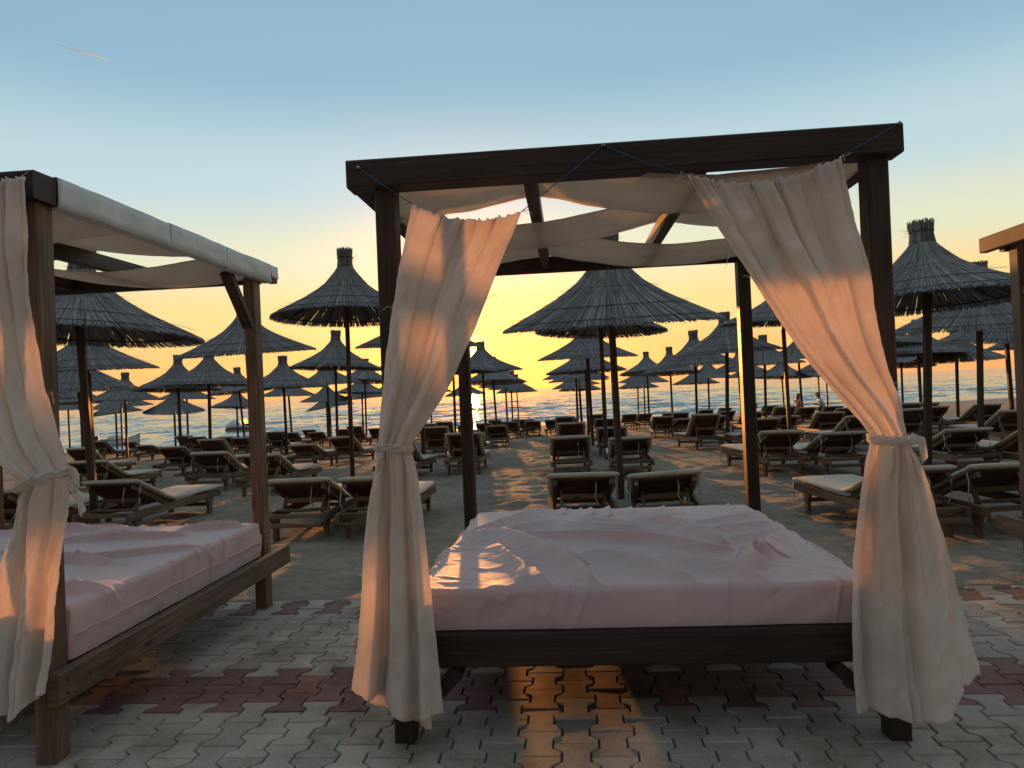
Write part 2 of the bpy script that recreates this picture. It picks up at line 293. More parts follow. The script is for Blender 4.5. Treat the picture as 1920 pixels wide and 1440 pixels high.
# ------------------------------------------------------------------ mesh helpers
class MB:
    def __init__(s): s.v = []; s.f = []; s.uv = []
    def add(s, verts, faces, uvs=None):
        o = len(s.v); s.v += [tuple(p) for p in verts]
        for i, f in enumerate(faces):
            s.f.append(tuple(q + o for q in f))
            s.uv += list(uvs[i]) if uvs else [(0.0, 0.0)] * len(f)
    def beam(s, p0, p1, w, h, up=(0, 0, 1), bev=0.004):
        """chamfered bar from p0 to p1, w across, h along 'up'"""
        p0 = Vector(p0); p1 = Vector(p1); d = (p1 - p0); L = d.length; d.normalize()
        up = Vector(up); sx = d.cross(up)
        if sx.length < 1e-5: sx = d.cross(Vector((1, 0, 0)))
        sx.normalize(); sz = sx.cross(d); sz.normalize()
        a, b, c = w / 2, h / 2, min(bev, w * 0.3, h * 0.3)
        ring = [(-a + c, -b), (a - c, -b), (a, -b + c), (a, b - c), (a - c, b), (-a + c, b), (-a, b - c), (-a, -b + c)]
        per = [0]
        for i in range(8):
            q = ring[i]; r = ring[(i + 1) % 8]; per.append(per[-1] + math.hypot(q[0] - r[0], q[1] - r[1]))
        V = [p0 + sx * x + sz * y for x, y in ring] + [p1 + sx * x + sz * y for x, y in ring]
        Fc, U = [], []
        for i in range(8):
            j = (i + 1) % 8
            Fc.append((i, j, 8 + j, 8 + i)); U.append([(0, per[i]), (0, per[i + 1]), (L, per[i + 1]), (L, per[i])])
        Fc.append(tuple(reversed(range(8)))); U.append([(ring[i][0] * 0.2, ring[i][1]) for i in reversed(range(8))])
        Fc.append(tuple(range(8, 16))); U.append([(ring[i][0] * 0.2, ring[i][1]) for i in range(8)])
        s.add(V, Fc, U); return s
    def tube(s, path, r, n=6, closed=False):
        pts = [Vector(p) for p in path]; m = len(pts); V, Fc, U = [], [], []
        rr = r if isinstance(r, (list, tuple)) else [r] * m
        L = 0
        for i, p in enumerate(pts):
            if closed: t = pts[(i + 1) % m] - pts[i - 1]
            else: t = pts[min(i + 1, m - 1)] - pts[max(i - 1, 0)]
            t.normalize(); a = t.cross(Vector((0, 0, 1)))
            if a.length < 1e-3: a = t.cross(Vector((1, 0, 0)))
            a.normalize(); b = a.cross(t)
            for k in range(n):
                an = 2 * math.pi * k / n; V.append(p + (a * math.cos(an) + b * math.sin(an)) * rr[i])
        for i in range(m if closed else m - 1):
            j = (i + 1) % m
            for k in range(n):
                k2 = (k + 1) % n
                Fc.append((i * n + k, i * n + k2, j * n + k2, j * n + k)); U.append([(i * .1, k / n), (i * .1, (k + 1) / n), (i * .1 + .1, (k + 1) / n), (i * .1 + .1, k / n)])
        if not closed:
            Fc.append(tuple(reversed(range(n)))); U.append([(0, 0)] * n); Fc.append(tuple((m - 1) * n + k for k in range(n))); U.append([(0, 0)] * n)
        s.add(V, Fc, U); return s
    def prism(s, poly, axis, a, b):
        """extrude polygon (2D) along axis 'x' between a and b; poly in the other two coordinates"""
        n = len(poly); mk = {'x': lambda q, t: (t, q[0], q[1]), 'y': lambda q, t: (q[0], t, q[1]), 'z': lambda q, t: (q[0], q[1], t)}[axis]
        V = [mk(q, a) for q in poly] + [mk(q, b) for q in poly]
        Fc = [tuple(reversed(range(n))), tuple(range(n, 2 * n))]; U = [[(q[0], q[1]) for q in reversed(poly)], [(q[0], q[1]) for q in poly]]
        for i in range(n):
            j = (i + 1) % n; Fc.append((i, j, n + j, n + i)); U.append([(poly[i][0], poly[i][1]), (poly[j][0], poly[j][1]), (poly[j][0], poly[j][1] + .1), (poly[i][0], poly[i][1] + .1)])
        s.add(V, Fc, U); return s
    def mesh(s, name, material=None, smooth=False):
        me = bpy.data.meshes.new(name); me.from_pydata(s.v, [], s.f)
        uvl = me.uv_layers.new(name='UVMap'); uvl.data.foreach_set('uv', np.array(s.uv, dtype=np.float32).ravel())
        if smooth: me.polygons.foreach_set('use_smooth', [True] * len(me.polygons))
        if material: me.materials.append(material)
        me.validate(); me.update(); return me
    def build(s, name, material, parent=None, smooth=False): return link(name, s.mesh(name, material, smooth), parent)

def link(name, me, parent=None, loc=(0, 0, 0), rot=(0, 0, 0), scale=(1, 1, 1)):
    o = bpy.data.objects.new(name, me); COL.objects.link(o); o.parent = parent
    o.location = loc; o.rotation_euler = rot; o.scale = scale; return o
def empty(name, loc=(0, 0, 0), rot=(0, 0, 0)): 
    o = link(name, None, None, loc, rot); o.empty_display_size = 0.1; return o
def tag(o, label=None, cat=None, group=None, kind=None):
    if label: o['label'] = label
    if cat: o['category'] = cat
    if group: o['group'] = group
    if kind: o['kind'] = kind
    return o
def grid_mesh(name, P, material, smooth=True, uv=None, flip=False):
    """P: numpy (rows, cols, 3)"""
    r, c, _ = P.shape; me = bpy.data.meshes.new(name)
    idx = np.arange(r * c).reshape(r, c)
    q = np.stack([idx[:-1, :-1], idx[:-1, 1:], idx[1:, 1:], idx[1:, :-1]], -1).reshape(-1, 4)
    if flip: q = q[:, ::-1]
    me.from_pydata(P.reshape(-1, 3).tolist(), [], q.tolist())
    if smooth: me.polygons.foreach_set('use_smooth', np.ones(len(me.polygons), dtype=bool))
    me.materials.append(material); me.update(); return me

# smooth value noise in numpy, for displaced sheets
def vnoise(x, y, seed=0):
    xi = np.floor(x).astype(np.int64); yi = np.floor(y).astype(np.int64); fx = x - xi; fy = y - yi
    fx = fx * fx * fx * (fx * (fx * 6 - 15) + 10); fy = fy * fy * fy * (fy * (fy * 6 - 15) + 10)
    def h(a, b):
        n = (a * 374761393 + b * 668265263 + seed * 1442695041) & 0xffffffff
        n = ((n ^ (n >> 13)) * 1274126177) & 0xffffffff
        return ((n ^ (n >> 16)) & 0xffff) / 65535.0 * 2 - 1
    a = h(xi, yi); b = h(xi + 1, yi); c = h(xi, yi + 1); d = h(xi + 1, yi + 1)
    return a + (b - a) * fx + (c - a) * fy + (a - b - c + d) * fx * fy
def fbm(x, y, oct=4, seed=0):
    r = 0; am = 1.0; s = 1.0
    for o in range(oct): r = r + am * vnoise(x * s, y * s, seed + o * 17); am *= 0.5; s *= 2.03
    return r

# ------------------------------------------------------------------ ground: sand, sea
TH = rad(4.4); BED_O = Vector((-0.532, 2.956, 0.0))
def bed_world(x, y, z=0):
    return Vector((BED_O.x + x * math.cos(TH) + y * math.sin(TH), BED_O.y - x * math.sin(TH) + y * math.cos(TH), z))
PAVE_EDGE = 2.10
def make_sand():
    ys = [-45, -20, -8, -3, 0, 2, 3.5]
    y = 4.3
    while y < 78: ys.append(y); y *= 1.0085 if y < 30 else 1.02
    ys = np.array(ys); u = np.linspace(-1, 1, 381); u = np.sign(u) * np.abs(u) ** 1.15
    Y = np.repeat(ys[:, None], len(u), 1); X = u[None, :] * (12 + 1.05 * np.abs(Y))
    S = (X - SHA[0]) * SHN[0] + (Y - SHA[1]) * SHN[1]
    Z = np.where(S > 0, np.minimum(0, -1.1 + 0.030 * S), np.maximum(-3, -1.1 + 0.05 * S))
    lx = (X - BED_O.x) * math.cos(TH) - (Y - BED_O.y) * math.sin(TH); ly = (X - BED_O.x) * math.sin(TH) + (Y - BED_O.y) * math.cos(TH)
    rough = np.clip((ly - PAVE_EDGE + 0.05) / 0.5, 0, 1)
    bumpy = 0.016 * fbm(X * 1.3, Y * 1.3, 3, 3) + 0.016 * fbm(X * 4.2, Y * 4.2, 3, 9)
    # footprints: many shallow dents
    dent = np.minimum(0, vnoise(X * 3.3, Y * 2.6, 77) + 0.30) * 0.05
    Z = Z + rough * (bumpy + dent) * np.clip(S / 4, 0.15, 1) - 0.02
    Z = np.where(ly < PAVE_EDGE - 0.03, -0.045, Z + 0.012 * np.clip(1 - (ly - PAVE_EDGE) / 0.4, 0, 1))
    o = link('sand', grid_mesh('sand', np.stack([X, Y, Z], -1), M['sand'])); tag(o, 'grey trampled beach sand between the loungers', kind='structure')
make_sand()
def make_sea():
    rs = [36.0]
    while rs[-1] < 400: rs.append(rs[-1] * 1.0055)
    while rs[-1] < 30000: rs.append(rs[-1] * 1.06)
    rs = np.array(rs); an = np.linspace(-rad(72), rad(72), 521)
    Rr = np.repeat(rs[:, None], len(an), 1); A = np.repeat(an[None, :], len(rs), 0)
    X = Rr * np.sin(A); Y = Rr * np.cos(A); S = -((X - SHA[0]) * SHN[0] + (Y - SHA[1]) * SHN[1]); T = X * SHN[1] * -1 + Y * SHN[0]
    fade = np.clip(1.25 - Rr / 320, 0, 1)
    w = 0.0
    for k, (lam, am, sd) in enumerate(((5.5, 0.13, 1), (3.1, 0.085, 2), (8.5, 0.10, 3))):
        ph = 2 * math.pi * (S + 1.5 * fbm(T * 0.06, S * 0.05, 2, 40 + k)) / lam
        loc = np.clip(0.55 + 0.9 * fbm(T * 0.05, S * 0.12, 2, 60 + k), 0, 1.5)
        w = w + am * loc * (np.exp(np.sin(ph) * 1.3) / 2.2 - 0.7)
    w = w + 0.09 * fbm(T * 0.3, S * 0.9, 3, 90)
    Z = SEA_Z + w * fade * np.clip(S / 6, 0.12, 1)
    o = link('sea', grid_mesh('sea', np.stack([X, Y, Z], -1), M['sea'])); tag(o, 'choppy sea reflecting the evening sky', kind='structure')
make_sea()

# ------------------------------------------------------------------ pavement of interlocking pavers
def make_pavement():
    cp, Lp = 0.145, 0.208; a, d, gp = 0.017, 0.013, 0.003
    w1, w0 = cp / 2 + a - gp, cp / 2 - a - gp; q = Lp / 4
    right = [(w1, -Lp / 2 + gp), (w1, -q - d), (w0, -q + d), (w0, q - d), (w1, q + d), (w1, Lp / 2 - gp)]
    outline = right + [(-x, y) for x, y in reversed(right)]
    def inset(poly, e):
        return [(x - math.copysign(e, x), y - math.copysign(e if abs(abs(y) - (Lp / 2 - gp)) < 1e-6 else 0, y)) for x, y in poly]
    top = inset(outline, 0.0035); n = len(outline)
    V = [(x, y, 0.0) for x, y in top] + [(x, y, -0.007) for x, y in outline] + [(x, y, -0.045) for x, y in outline]
    Fc = [(0, 1, 2, 9, 10, 11), (2, 3, 8, 9), (3, 4, 5, 6, 7, 8)]
    for i in range(n):
        j = (i + 1) % n; Fc.append((n + i, n + j, j, i)); Fc.append((2 * n + i, 2 * n + j, n + j, n + i))
    mesh = {}
    for k in ('grey', 'red'):
        me = bpy.data.meshes.new('paver_' + k); me.from_pydata(V, [], Fc); me.materials.append(M['paver_' + k]); mesh[k] = me
    base = MB(); base.add([(-8, -6, -0.022), (9.5, -6, -0.022), (9.5, PAVE_EDGE, -0.022), (-8, PAVE_EDGE, -0.022), (-8, -6, -0.09), (9.5, -6, -0.09), (9.5, PAVE_EDGE, -0.09), (-8, PAVE_EDGE, -0.09)],
             [(0, 1, 2, 3), (7, 6, 5, 4), (0, 4, 5, 1), (1, 5, 6, 2), (2, 6, 7, 3), (3, 7, 4, 0)])
    pav = base.build('pavement', M['sand']); pav.location = BED_O; pav.rotation_euler = (0, 0, -TH)
    tag(pav, 'grey interlocking concrete pavement with red bands', kind='structure')
    lst = []
    for i in range(-54, 65):
        x = i * cp; off = (Lp / 2 if i % 2 else 0.0)
        j = -29
        while True:
            y = j * Lp + off + 0.0
            if y + Lp / 2 > PAVE_EDGE + 0.06: break
            red = (0.36 < y < 0.80) or (y + Lp > PAVE_EDGE - 0.05 and i % 2 == 0) or (-5.0 < y < -4.6)
            p = bed_world(x, y); px, py = project(p); vis = -20 < px < 1940 and py < 1470
            lst.append((p.y if vis else 999 + p.length, x, y, red, vis)); j += 1
    lst.sort(key=lambda t: t[0])
    joined = {'grey': ([], []), 'red': ([], [])}
    for k, (dd, x, y, red, vis) in enumerate(lst):
        c = 'red' if red else 'grey'; r1, r2, dz = random.gauss(0, .006), random.gauss(0, .006), random.gauss(0, .0016)
        yaw = random.gauss(0, .006)
        if k < 300 and vis:
            link('paver', mesh[c], pav, (x, y, dz), (r1, r2, yaw))
        else:
            vv, ff = joined[c]; o = len(vv); ca, sa = math.cos(yaw), math.sin(yaw)
            vv += [(x + ca * p[0] - sa * p[1], y + sa * p[0] + ca * p[1], p[2] + dz + p[1] * r1 - p[0] * r2) for p in V]; ff += [tuple(t + o for t in f) for f in Fc]
    for c in joined:
        me = bpy.data.meshes.new('paver_field_' + c); me.from_pydata(*[joined[c][0], [], joined[c][1]]); me.materials.append(M['paver_' + c])
        o = link('paver_field', me, pav); tag(o, c + ' pavers beyond the nearest ones', kind='stuff')
make_pavement()

# ------------------------------------------------------------------ canopy beds
def make_bed(ox, oy, label, fascia=None, pale=False, depth=2.22):
    root = empty('canopy_bed', bed_world(ox, oy), (0, 0, -TH)); tag(root, label, 'canopy bed', 'wooden canopy beds on the pavement')
    W = 2.0; D = depth; Mw = M['bed_wood_pale'] if pale else M['bed_wood']
    ZB, ZT = 2.225, 2.335
    for x in (0.04, W - 0.04):
        for y in (0.05, D - 0.05):
            zt = ZB + 0.02 if y < 1 else ZB + 0.05
            MB().beam((x, y, 0), (x + (0.012 if y < 1 else 0), y, zt), 0.08, 0.10, (0, 1, 0), 0.006).build('post', Mw, root)
    # roof frame: front beam in front of the posts, side beams outside them
    MB().beam((-0.085, 0.005, (ZB + ZT) / 2), (W + 0.045, 0.005, (ZB + ZT) / 2), 0.12, ZT - ZB, (0, 0, 1), 0.006).build('front_beam', M['bed_wood'], root)
    for x in (-0.055, W + 0.015):
        MB().beam((x, 0.067, (ZB + ZT) / 2 - 0.002), (x, D + 0.20, (ZB + ZT) / 2 - 0.002), 0.055, ZT - ZB - 0.004, (0, 0, 1), 0.005).build('side_beam', Mw, root)
    MB().beam((-0.026, D + 0.03, (ZB + ZT) / 2 - 0.02), (W - 0.014, D + 0.03, (ZB + ZT) / 2 - 0.02), 0.06, 0.11, (0, 0, 1), 0.005).build('back_beam', M['bed_wood'], root)
    RX = (0.635, 1.315)
    for x in RX:
        MB().beam((x, 0.067, 2.268), (x, D - 0.003, 2.268), 0.055, 0.088, (0, 0, 1), 0.004).build('rafter', M['bed_wood'], root)
    # corner braces up to the roof
    if pale: MB().beam((0.04, D - 0.12, 1.90), (0.04, D - 0.42, 2.215), 0.05, 0.07, (1, 0, 0), 0.004).build('brace', M['bed_wood'], root)
    if pale: MB().beam((W - 0.04, D - 0.12, 1.90), (W - 0.04, D - 0.42, 2.215), 0.05, 0.07, (1, 0, 0), 0.004).build('brace', M['bed_wood'], root)
    # bed frame
    MB().beam((0.083, 0.03, 0.368), (W - 0.083, 0.03, 0.368), 0.055, 0.135, (0, 0, 1), 0.006).build('front_rail', M['bed_wood'], root)
    MB().beam((0.083, D - 0.05, 0.368), (W - 0.083, D - 0.05, 0.368), 0.055, 0.135, (0, 0, 1), 0.006).build('back_rail', M['bed_wood'], root)
    for x in (-0.028, W + 0.028):
        MB().beam((x, -0.03, 0.303), (x, D + 0.20, 0.303), 0.05, 0.125, (0, 0, 1), 0.005).build('side_rail', M['bed_wood_pale'], root)
    for x0, x1 in (() if pale else ((0.085, 0.27), (W - 0.085, W - 0.27))):
        MB().beam((x0, 0.032, 0.10), (x1, 0.032, 0.285), 0.05, 0.10, (0, 1, 0), 0.004).build('brace', M['bed_wood'], root)
    for k in range(7):
        y = 0.16 + k * (D - 0.32) / 6
        MB().beam((0.09, y, 0.305), (W - 0.09, y, 0.305), 0.10, 0.022, (0, 0, 1), 0.003).build('bed_slat', M['bed_wood'], root)
    MB().beam((W / 2, 0.062 if not pale else 0.105, 0.409 if not pale else 0.335), (W / 2, D - (0.085 if not pale else 0.105), 0.409 if not pale else 0.335), W - 0.17 if not pale else W - 0.02, 0.03, (0, 0, 1), 0.003).build('base_board', M['bed_wood'], root)
    for yb, zb_ in ((0.02, 0.33), (0.02, 0.275), (0.16, 0.30), (D + 0.16, 0.30)):
        for xb, sg in ((W + 0.053, 1), (-0.053, -1)):
            MB().tube([(xb - sg * 0.004, yb, zb_), (xb + sg * 0.002, yb, zb_)], 0.007, 7).build('bolt', M['iron'], root)
    # woven roof strips: each passes over one rafter and under the next
    ybs = [0.0, 0.66, 1.38, D + 0.02]
    for k in range(3):
        rows, cols = 22, 60; P = np.zeros((rows, cols, 3))
        over1 = (k % 2 == 0)
        zr1 = 2.325 if over1 else 2.205; zr2 = 2.205 if over1 else 2.325
        xs = np.linspace(-0.03, W - 0.01, cols); ctrl_x = np.array([-0.03, RX[0] - .03, RX[0] + .03, RX[1] - .03, RX[1] + .03, W - 0.01]); ctrl_z = np.array([2.25, zr1, zr1, zr2, zr2, 2.25])
        zline = np.interp(xs, ctrl_x, ctrl_z)
        ker = np.ones(5) / 5; zs = np.convolve(np.pad(zline, 2, 'edge'), ker, 'valid')
        span = np.ones(cols)
        for i, x in enumerate(xs):
            for a, b in ((-0.03, RX[0]), (RX[0], RX[1]), (RX[1], W - 0.01)):
                if a <= x <= b: span[i] = 4 * (x - a) * (b - x) / (b - a) ** 2
        for r in range(rows):
            t = r / (rows - 1); y = ybs[k] + 0.012 + (ybs[k + 1] - ybs[k] - 0.024) * t
            sag = 0.030 * math.sin(math.pi * t) * (0.3 + 0.7 * span) + 0.012 * span
            wr = 0.004 * fbm(xs * 3 + k * 9, np.full(cols, t * 2.2), 3, 5 + k) + 0.003 * fbm(xs * 9, np.full(cols, t * 3 + k), 2, 15)
            P[r, :, 0] = xs; P[r, :, 1] = y + 0.002 * np.sin(xs * 9 + k); P[r, :, 2] = zs - sag + wr
        o = link('canopy_strip', grid_mesh('canopy_strip', P, M['canopy']), root)
        sm = o.modifiers.new('thick', 'SOLIDIFY'); sm.thickness = 0.002
    # white vinyl wrapped over the side beam, in sheets
    if fascia is not None:
        sx = fascia; xo = (W + 0.0425 + 0.006) if sx > 0 else (-0.0825 - 0.006)
        cuts = [0.075, 0.92, 1.55, 2.22, D + 0.195]
        for k in range(4):
            y0, y1 = cuts[k] + 0.002, cuts[k + 1] - 0.002; nc = 34
            ys = np.linspace(y0, y1, nc); prof = [(0.0, ZT + 0.006, -0.06), (0.0, ZT + 0.006, -0.004), (0.0, ZT + 0.003, 0.0), (0.0, ZT - 0.03, 0.001), (0, ZT - 0.06, 0.001), (0, ZB + 0.03, 0.001), (0, ZB - 0.001, 0.0), (0, ZB - 0.004, -0.004), (0, ZB - 0.004, -0.05)]
            if k == 3: prof = prof[:6]
            P = np.zeros((len(prof), nc, 3))
            for r, (_, z, dx) in enumerate(prof):
                wv = 0.005 * fbm(ys * 7 + k * 3, np.full(nc, r * 0.5), 3, 31) * (1 if 1 < r < 7 else 0.2)
                P[r, :, 0] = xo + sx * (dx + np.abs(wv)); P[r, :, 1] = ys; P[r, :, 2] = z + 0.003 * fbm(ys * 4, np.full(nc, k * 5.0), 2, 3) - (0.004 * k if r > 5 else 0)
            o = link('vinyl_cover', grid_mesh('vinyl_cover', P, M['vinyl']), root)
            sm = o.modifiers.new('thick', 'SOLIDIFY'); sm.thickness = 0.003
    return root

make_bed(0, 0, 'dark timber canopy bed in the middle, drawn white curtains on both front posts')
make_bed(-3.325, -0.15, 'canopy bed cut by the left edge, white vinyl along its roof side', fascia=1, pale=True, depth=2.15)
make_bed(3.81, 0.02, 'canopy bed at the right edge, only its rear corner showing', fascia=None, pale=True, depth=2.38)

# ------------------------------------------------------------------ mattresses
def seg_dist(X, Y, a, b):
    ax, ay = a; bx, by = b; dx, dy = bx - ax, by - ay; L2 = dx * dx + dy * dy + 1e-9
    t = np.clip(((X - ax) * dx + (Y - ay) * dy) / L2, 0, 1)
    px, py = ax + t * dx, ay + t * dy; side = np.sign((X - ax) * dy - (Y - ay) * dx)
    return np.hypot(X - px, Y - py), t, side
def make_mattress(ox, oy, label, folds, x0, x1, y0, y1, zt, zb, seed, slope=0.0, nx=250, ny=250, piping=False):
    root = empty('mattress', bed_world(ox, oy), (0, 0, -TH)); tag(root, label, 'mattress', 'mattresses on the canopy beds')
    drop = zt - zb; R = 0.022
    U = np.linspace(x0 - drop, x1 + drop, nx); Vv = np.linspace(y0 - drop, y1 + drop, ny)
    UU, VV = np.meshgrid(U, Vv)
    cx = np.clip(UU, x0, x1); cy = np.clip(VV, y0, y1); ex = UU - cx; ey = VV - cy; e = np.hypot(ex, ey)
    e = np.minimum(e, drop); nxn = np.where(e > 0, ex / (np.hypot(ex, ey) + 1e-9), 0); nyn = np.where(e > 0, ey / (np.hypot(ex, ey) + 1e-9), 0)
    ang = np.clip(e / R, 0, math.pi / 2); out = R * np.sin(ang); dn = R * (1 - np.cos(ang)) + np.maximum(0, e - R * math.pi / 2)
    h = np.zeros_like(UU)
    PX_ = UU + 0.012 * fbm(UU * 6, VV * 6, 2, seed); PY_ = VV + 0.012 * fbm(UU * 6 + 9, VV * 6, 2, seed + 1)
    for pts, hh, ww, asym in folds:
        for _ in range(2):
            q = [pts[0]]
            for a_, b_ in zip(pts[:-1], pts[1:]): q += [(a_[0] * .75 + b_[0] * .25, a_[1] * .75 + b_[1] * .25), (a_[0] * .25 + b_[0] * .75, a_[1] * .25 + b_[1] * .75)]
            pts = q + [pts[-1]]
        best = np.full_like(UU, 9.0); bt = np.zeros_like(UU); bs = np.zeros_like(UU); ns = len(pts) - 1
        for i in range(ns):
            d, t, s = seg_dist(PX_, PY_, pts[i], pts[i + 1])
            m = d < best; best = np.where(m, d, best); bt = np.where(m, (i + t) / ns, bt); bs = np.where(m, s, bs)
        wl = ww * np.where(bs > 0, 1 + asym, 0.5); env = np.sin(np.pi * np.clip(bt, 0.0, 1.0)) ** 0.8
        hr = hh * 1.75 * env * (np.exp(-(best / wl) ** 1.35) * 1.12 - 0.12 * np.exp(-(best / (wl * 3.0)) ** 2))
        h = np.maximum(h, hr) + np.minimum(h, hr) * 0.5
    h = h + 0.0025 * fbm(UU * 2.6, VV * 2.6, 2, seed + 3)
    # fine tension creases, running along the cloth
    q1 = UU * 0.45 + VV; cr = 1 - np.abs(fbm(UU * 2.0 + 3, q1 * 9, 3, seed + 5)) * 2.2; h = h + 0.005 * np.clip(cr, 0, 1) ** 3 * np.clip(fbm(UU * 2.2, VV * 2.2, 2, seed + 6) + 0.35, 0, 1)
    edge = np.minimum(np.minimum(UU - x0, x1 - UU), np.minimum(VV - y0, y1 - VV))
    h = h * (0.40 + 0.60 * np.clip(edge / 0.07, 0, 1))
    along = np.where(np.abs(ex) > np.abs(ey), VV, UU)
    pk = 1 - np.abs(fbm(along * 7 + e * 2.0, e * 2 + 1, 2, seed + 11)) * 2.4
    h = h + 0.016 * np.clip(pk, 0, 1) ** 3 * np.clip((0.12 - edge) / 0.12, 0, 1) * np.clip(1.2 - e / drop, 0, 1)
    bulge = 0.007 * np.sin(np.clip(e / drop, 0, 1) * math.pi) + 0.005 * fbm(along * 4.5 + e * 4, e * 4, 3, seed + 21) * np.clip(e / 0.05, 0, 1)
    X = cx + nxn * (out + bulge) + nxn * h * np.clip(e / R, 0, 1); Y = cy + nyn * (out + bulge) + nyn * h * np.clip(e / R, 0, 1)
    Z = zt - dn + h * (1 - np.clip(e / (R * 1.5), 0, 1)) - slope * np.clip((cy - y0) / (y1 - y0), 0, 1)
    o = link('fitted_sheet', grid_mesh('fitted_sheet', np.stack([X, Y, Z], -1), M['sheet']), root)
    if piping:
        zp = zt - 0.52 * drop
        path = [(x1 + R + 0.010 + 0.002 * math.sin(i * 1.7), y0 + (y1 - y0) * i / 40, zp - slope * i / 40 + 0.004 * math.sin(i * 0.9)) for i in range(41)]
        MB().tube(path, 0.005, 6).build('piping', M['sheet'], o, True)
        path2 = [(p[0] - 0.001, p[1], p[2] - 0.016) for p in path]
        MB().tube(path2, 0.003, 5).build('piping', M['sheet'], o, True)
    return root
FOLDS = [[(0.315, 1.175), (0.502, 0.873), (0.716, 0.37), (0.887, -0.02)], [(0.334, 0.844), (0.449, 0.477), (0.529, 0.222), (0.59, 0.0)], [(0.794, 0.61), (0.982, 0.471), (1.148, 0.164), (1.245, 0.018)], [(0.4, 1.076), (0.777, 0.983), (1.124, 0.831), (1.373, 0.61), (1.508, 0.507)], [(1.141, 0.496), (1.317, 0.309), (1.457, 0.086), (1.54, 0.0)], [(0.674, 1.356), (1.033, 1.131), (1.148, 1.056)], [(0.784, 1.526), (1.046, 1.298), (1.151, 1.085)], [(1.064, 1.532), (1.3, 1.259), (1.467, 0.812), (1.519, 0.695)], [(1.401, 1.181), (1.783, 1.411), (2.009, 1.513)], [(1.442, 0.987), (1.766, 1.096), (2.049, 1.22)], [(1.488, 0.747), (1.825, 0.879), (2.023, 0.959)], [(1.45, 0.333), (1.55, 0.502), (1.62, 0.537), (1.606, 0.403), (1.732, 0.716), (1.867, 0.873)], [(1.569, 0.542), (1.526, 0.287), (1.581, 0.236)], [(0.086, 0.434), (0.123, 0.82), (0.19, 1.034), (0.296, 1.208)], [(0.114, 1.116), (0.288, 1.286), (0.471, 1.632), (0.579, 1.866)], [(0.312, 1.206), (0.461, 1.125), (0.644, 1.514)], [(0.554, 0.301), (0.612, 0.104), (0.671, 0.0)], [(0.705, 0.689), (0.769, 0.453), (0.81, 0.36)],
         [(0.686, 1.92), (0.701, 1.668)], [(0.876, 1.9), (0.889, 1.598)], [(0.971, 1.9), (0.989, 1.545)], [(1.125, 1.9), (1.148, 1.554)], [(1.317, 1.8), (1.33, 1.453)], [(1.325, 1.352), (1.368, 1.156)]]
FH = [0.034, 0.028, 0.026, 0.030, 0.026, 0.022, 0.018, 0.030, 0.020, 0.022, 0.022, 0.040, 0.034, 0.022, 0.030, 0.026, 0.022, 0.016, 0.014, 0.016, 0.02, 0.014, 0.016, 0.02]
fl = [([(x, y * 1.10 + 0.03) for x, y in p], h, 0.034 if h > 0.02 else 0.026, 0.9) for i, (p, h) in enumerate(zip(FOLDS, FH))]
make_mattress(0, 0, 'rumpled pink fitted sheet mattress on the middle canopy bed', fl, 0.12, 1.88, 0.062, 2.08, 0.60, 0.426, 3, 0.03, 360, 400)
r2 = random.Random(4); fl2 = []
for k in range(22):
    x = r2.uniform(0.4, 1.8); y = r2.uniform(0.05, 1.9); a = r2.uniform(-0.5, 0.6); L = r2.uniform(0.4, 1.1)
    fl2.append(([(x - L * math.cos(a) / 2, y - L * math.sin(a) / 2), (x + r2.uniform(-.05, .05), y + r2.uniform(-.05, .05)), (x + L * math.cos(a) / 2, y + L * math.sin(a) / 2)], r2.uniform(0.012, 0.032), r2.uniform(0.02, 0.036), r2.uniform(-.4, .9)))
make_mattress(-3.325, -0.15, 'pink mattress with piped side on the left canopy bed', fl2, 0.11, 1.968, 0.15, 1.99, 0.585, 0.352, 8, 0.0, 300, 300, True)
make_mattress(3.81, 0.02, 'pink mattress corner on the right edge canopy bed', fl2[:8], 0.13, 1.87, 0.13, 1.97, 0.585, 0.43, 9, 0.0, 80, 80)

# ------------------------------------------------------------------ curtains
def interp_poly(pts, t):
    k = np.linspace(0, 1, len(pts)); a = np.array(pts); return np.stack([np.interp(t, k, a[:, 0]), np.interp(t, k, a[:, 1])], -1)
def smooth_poly(pts, n):
    P = np.array(pts, float); d = np.r_[0, np.cumsum(np.hypot(*np.diff(P, axis=0).T))]; d /= d[-1]
    t = np.linspace(0, 1, n)
    Q = np.stack([np.interp(t, d, P[:, 0]), np.interp(t, d, P[:, 1])], -1)
    k = max(3, n // (2 * len(pts))) | 1; pad = k // 2
    for _ in range(2):
        E = np.pad(Q, ((pad, pad), (0, 0)), 'edge'); E[:pad] = 2 * Q[0] - Q[1:pad + 1][::-1]; E[-pad:] = 2 * Q[-1] - Q[-pad - 1:-1][::-1]
        Q = np.stack([np.convolve(E[:, c], np.ones(k) / k, 'valid') for c in (0, 1)], -1)
    return Q
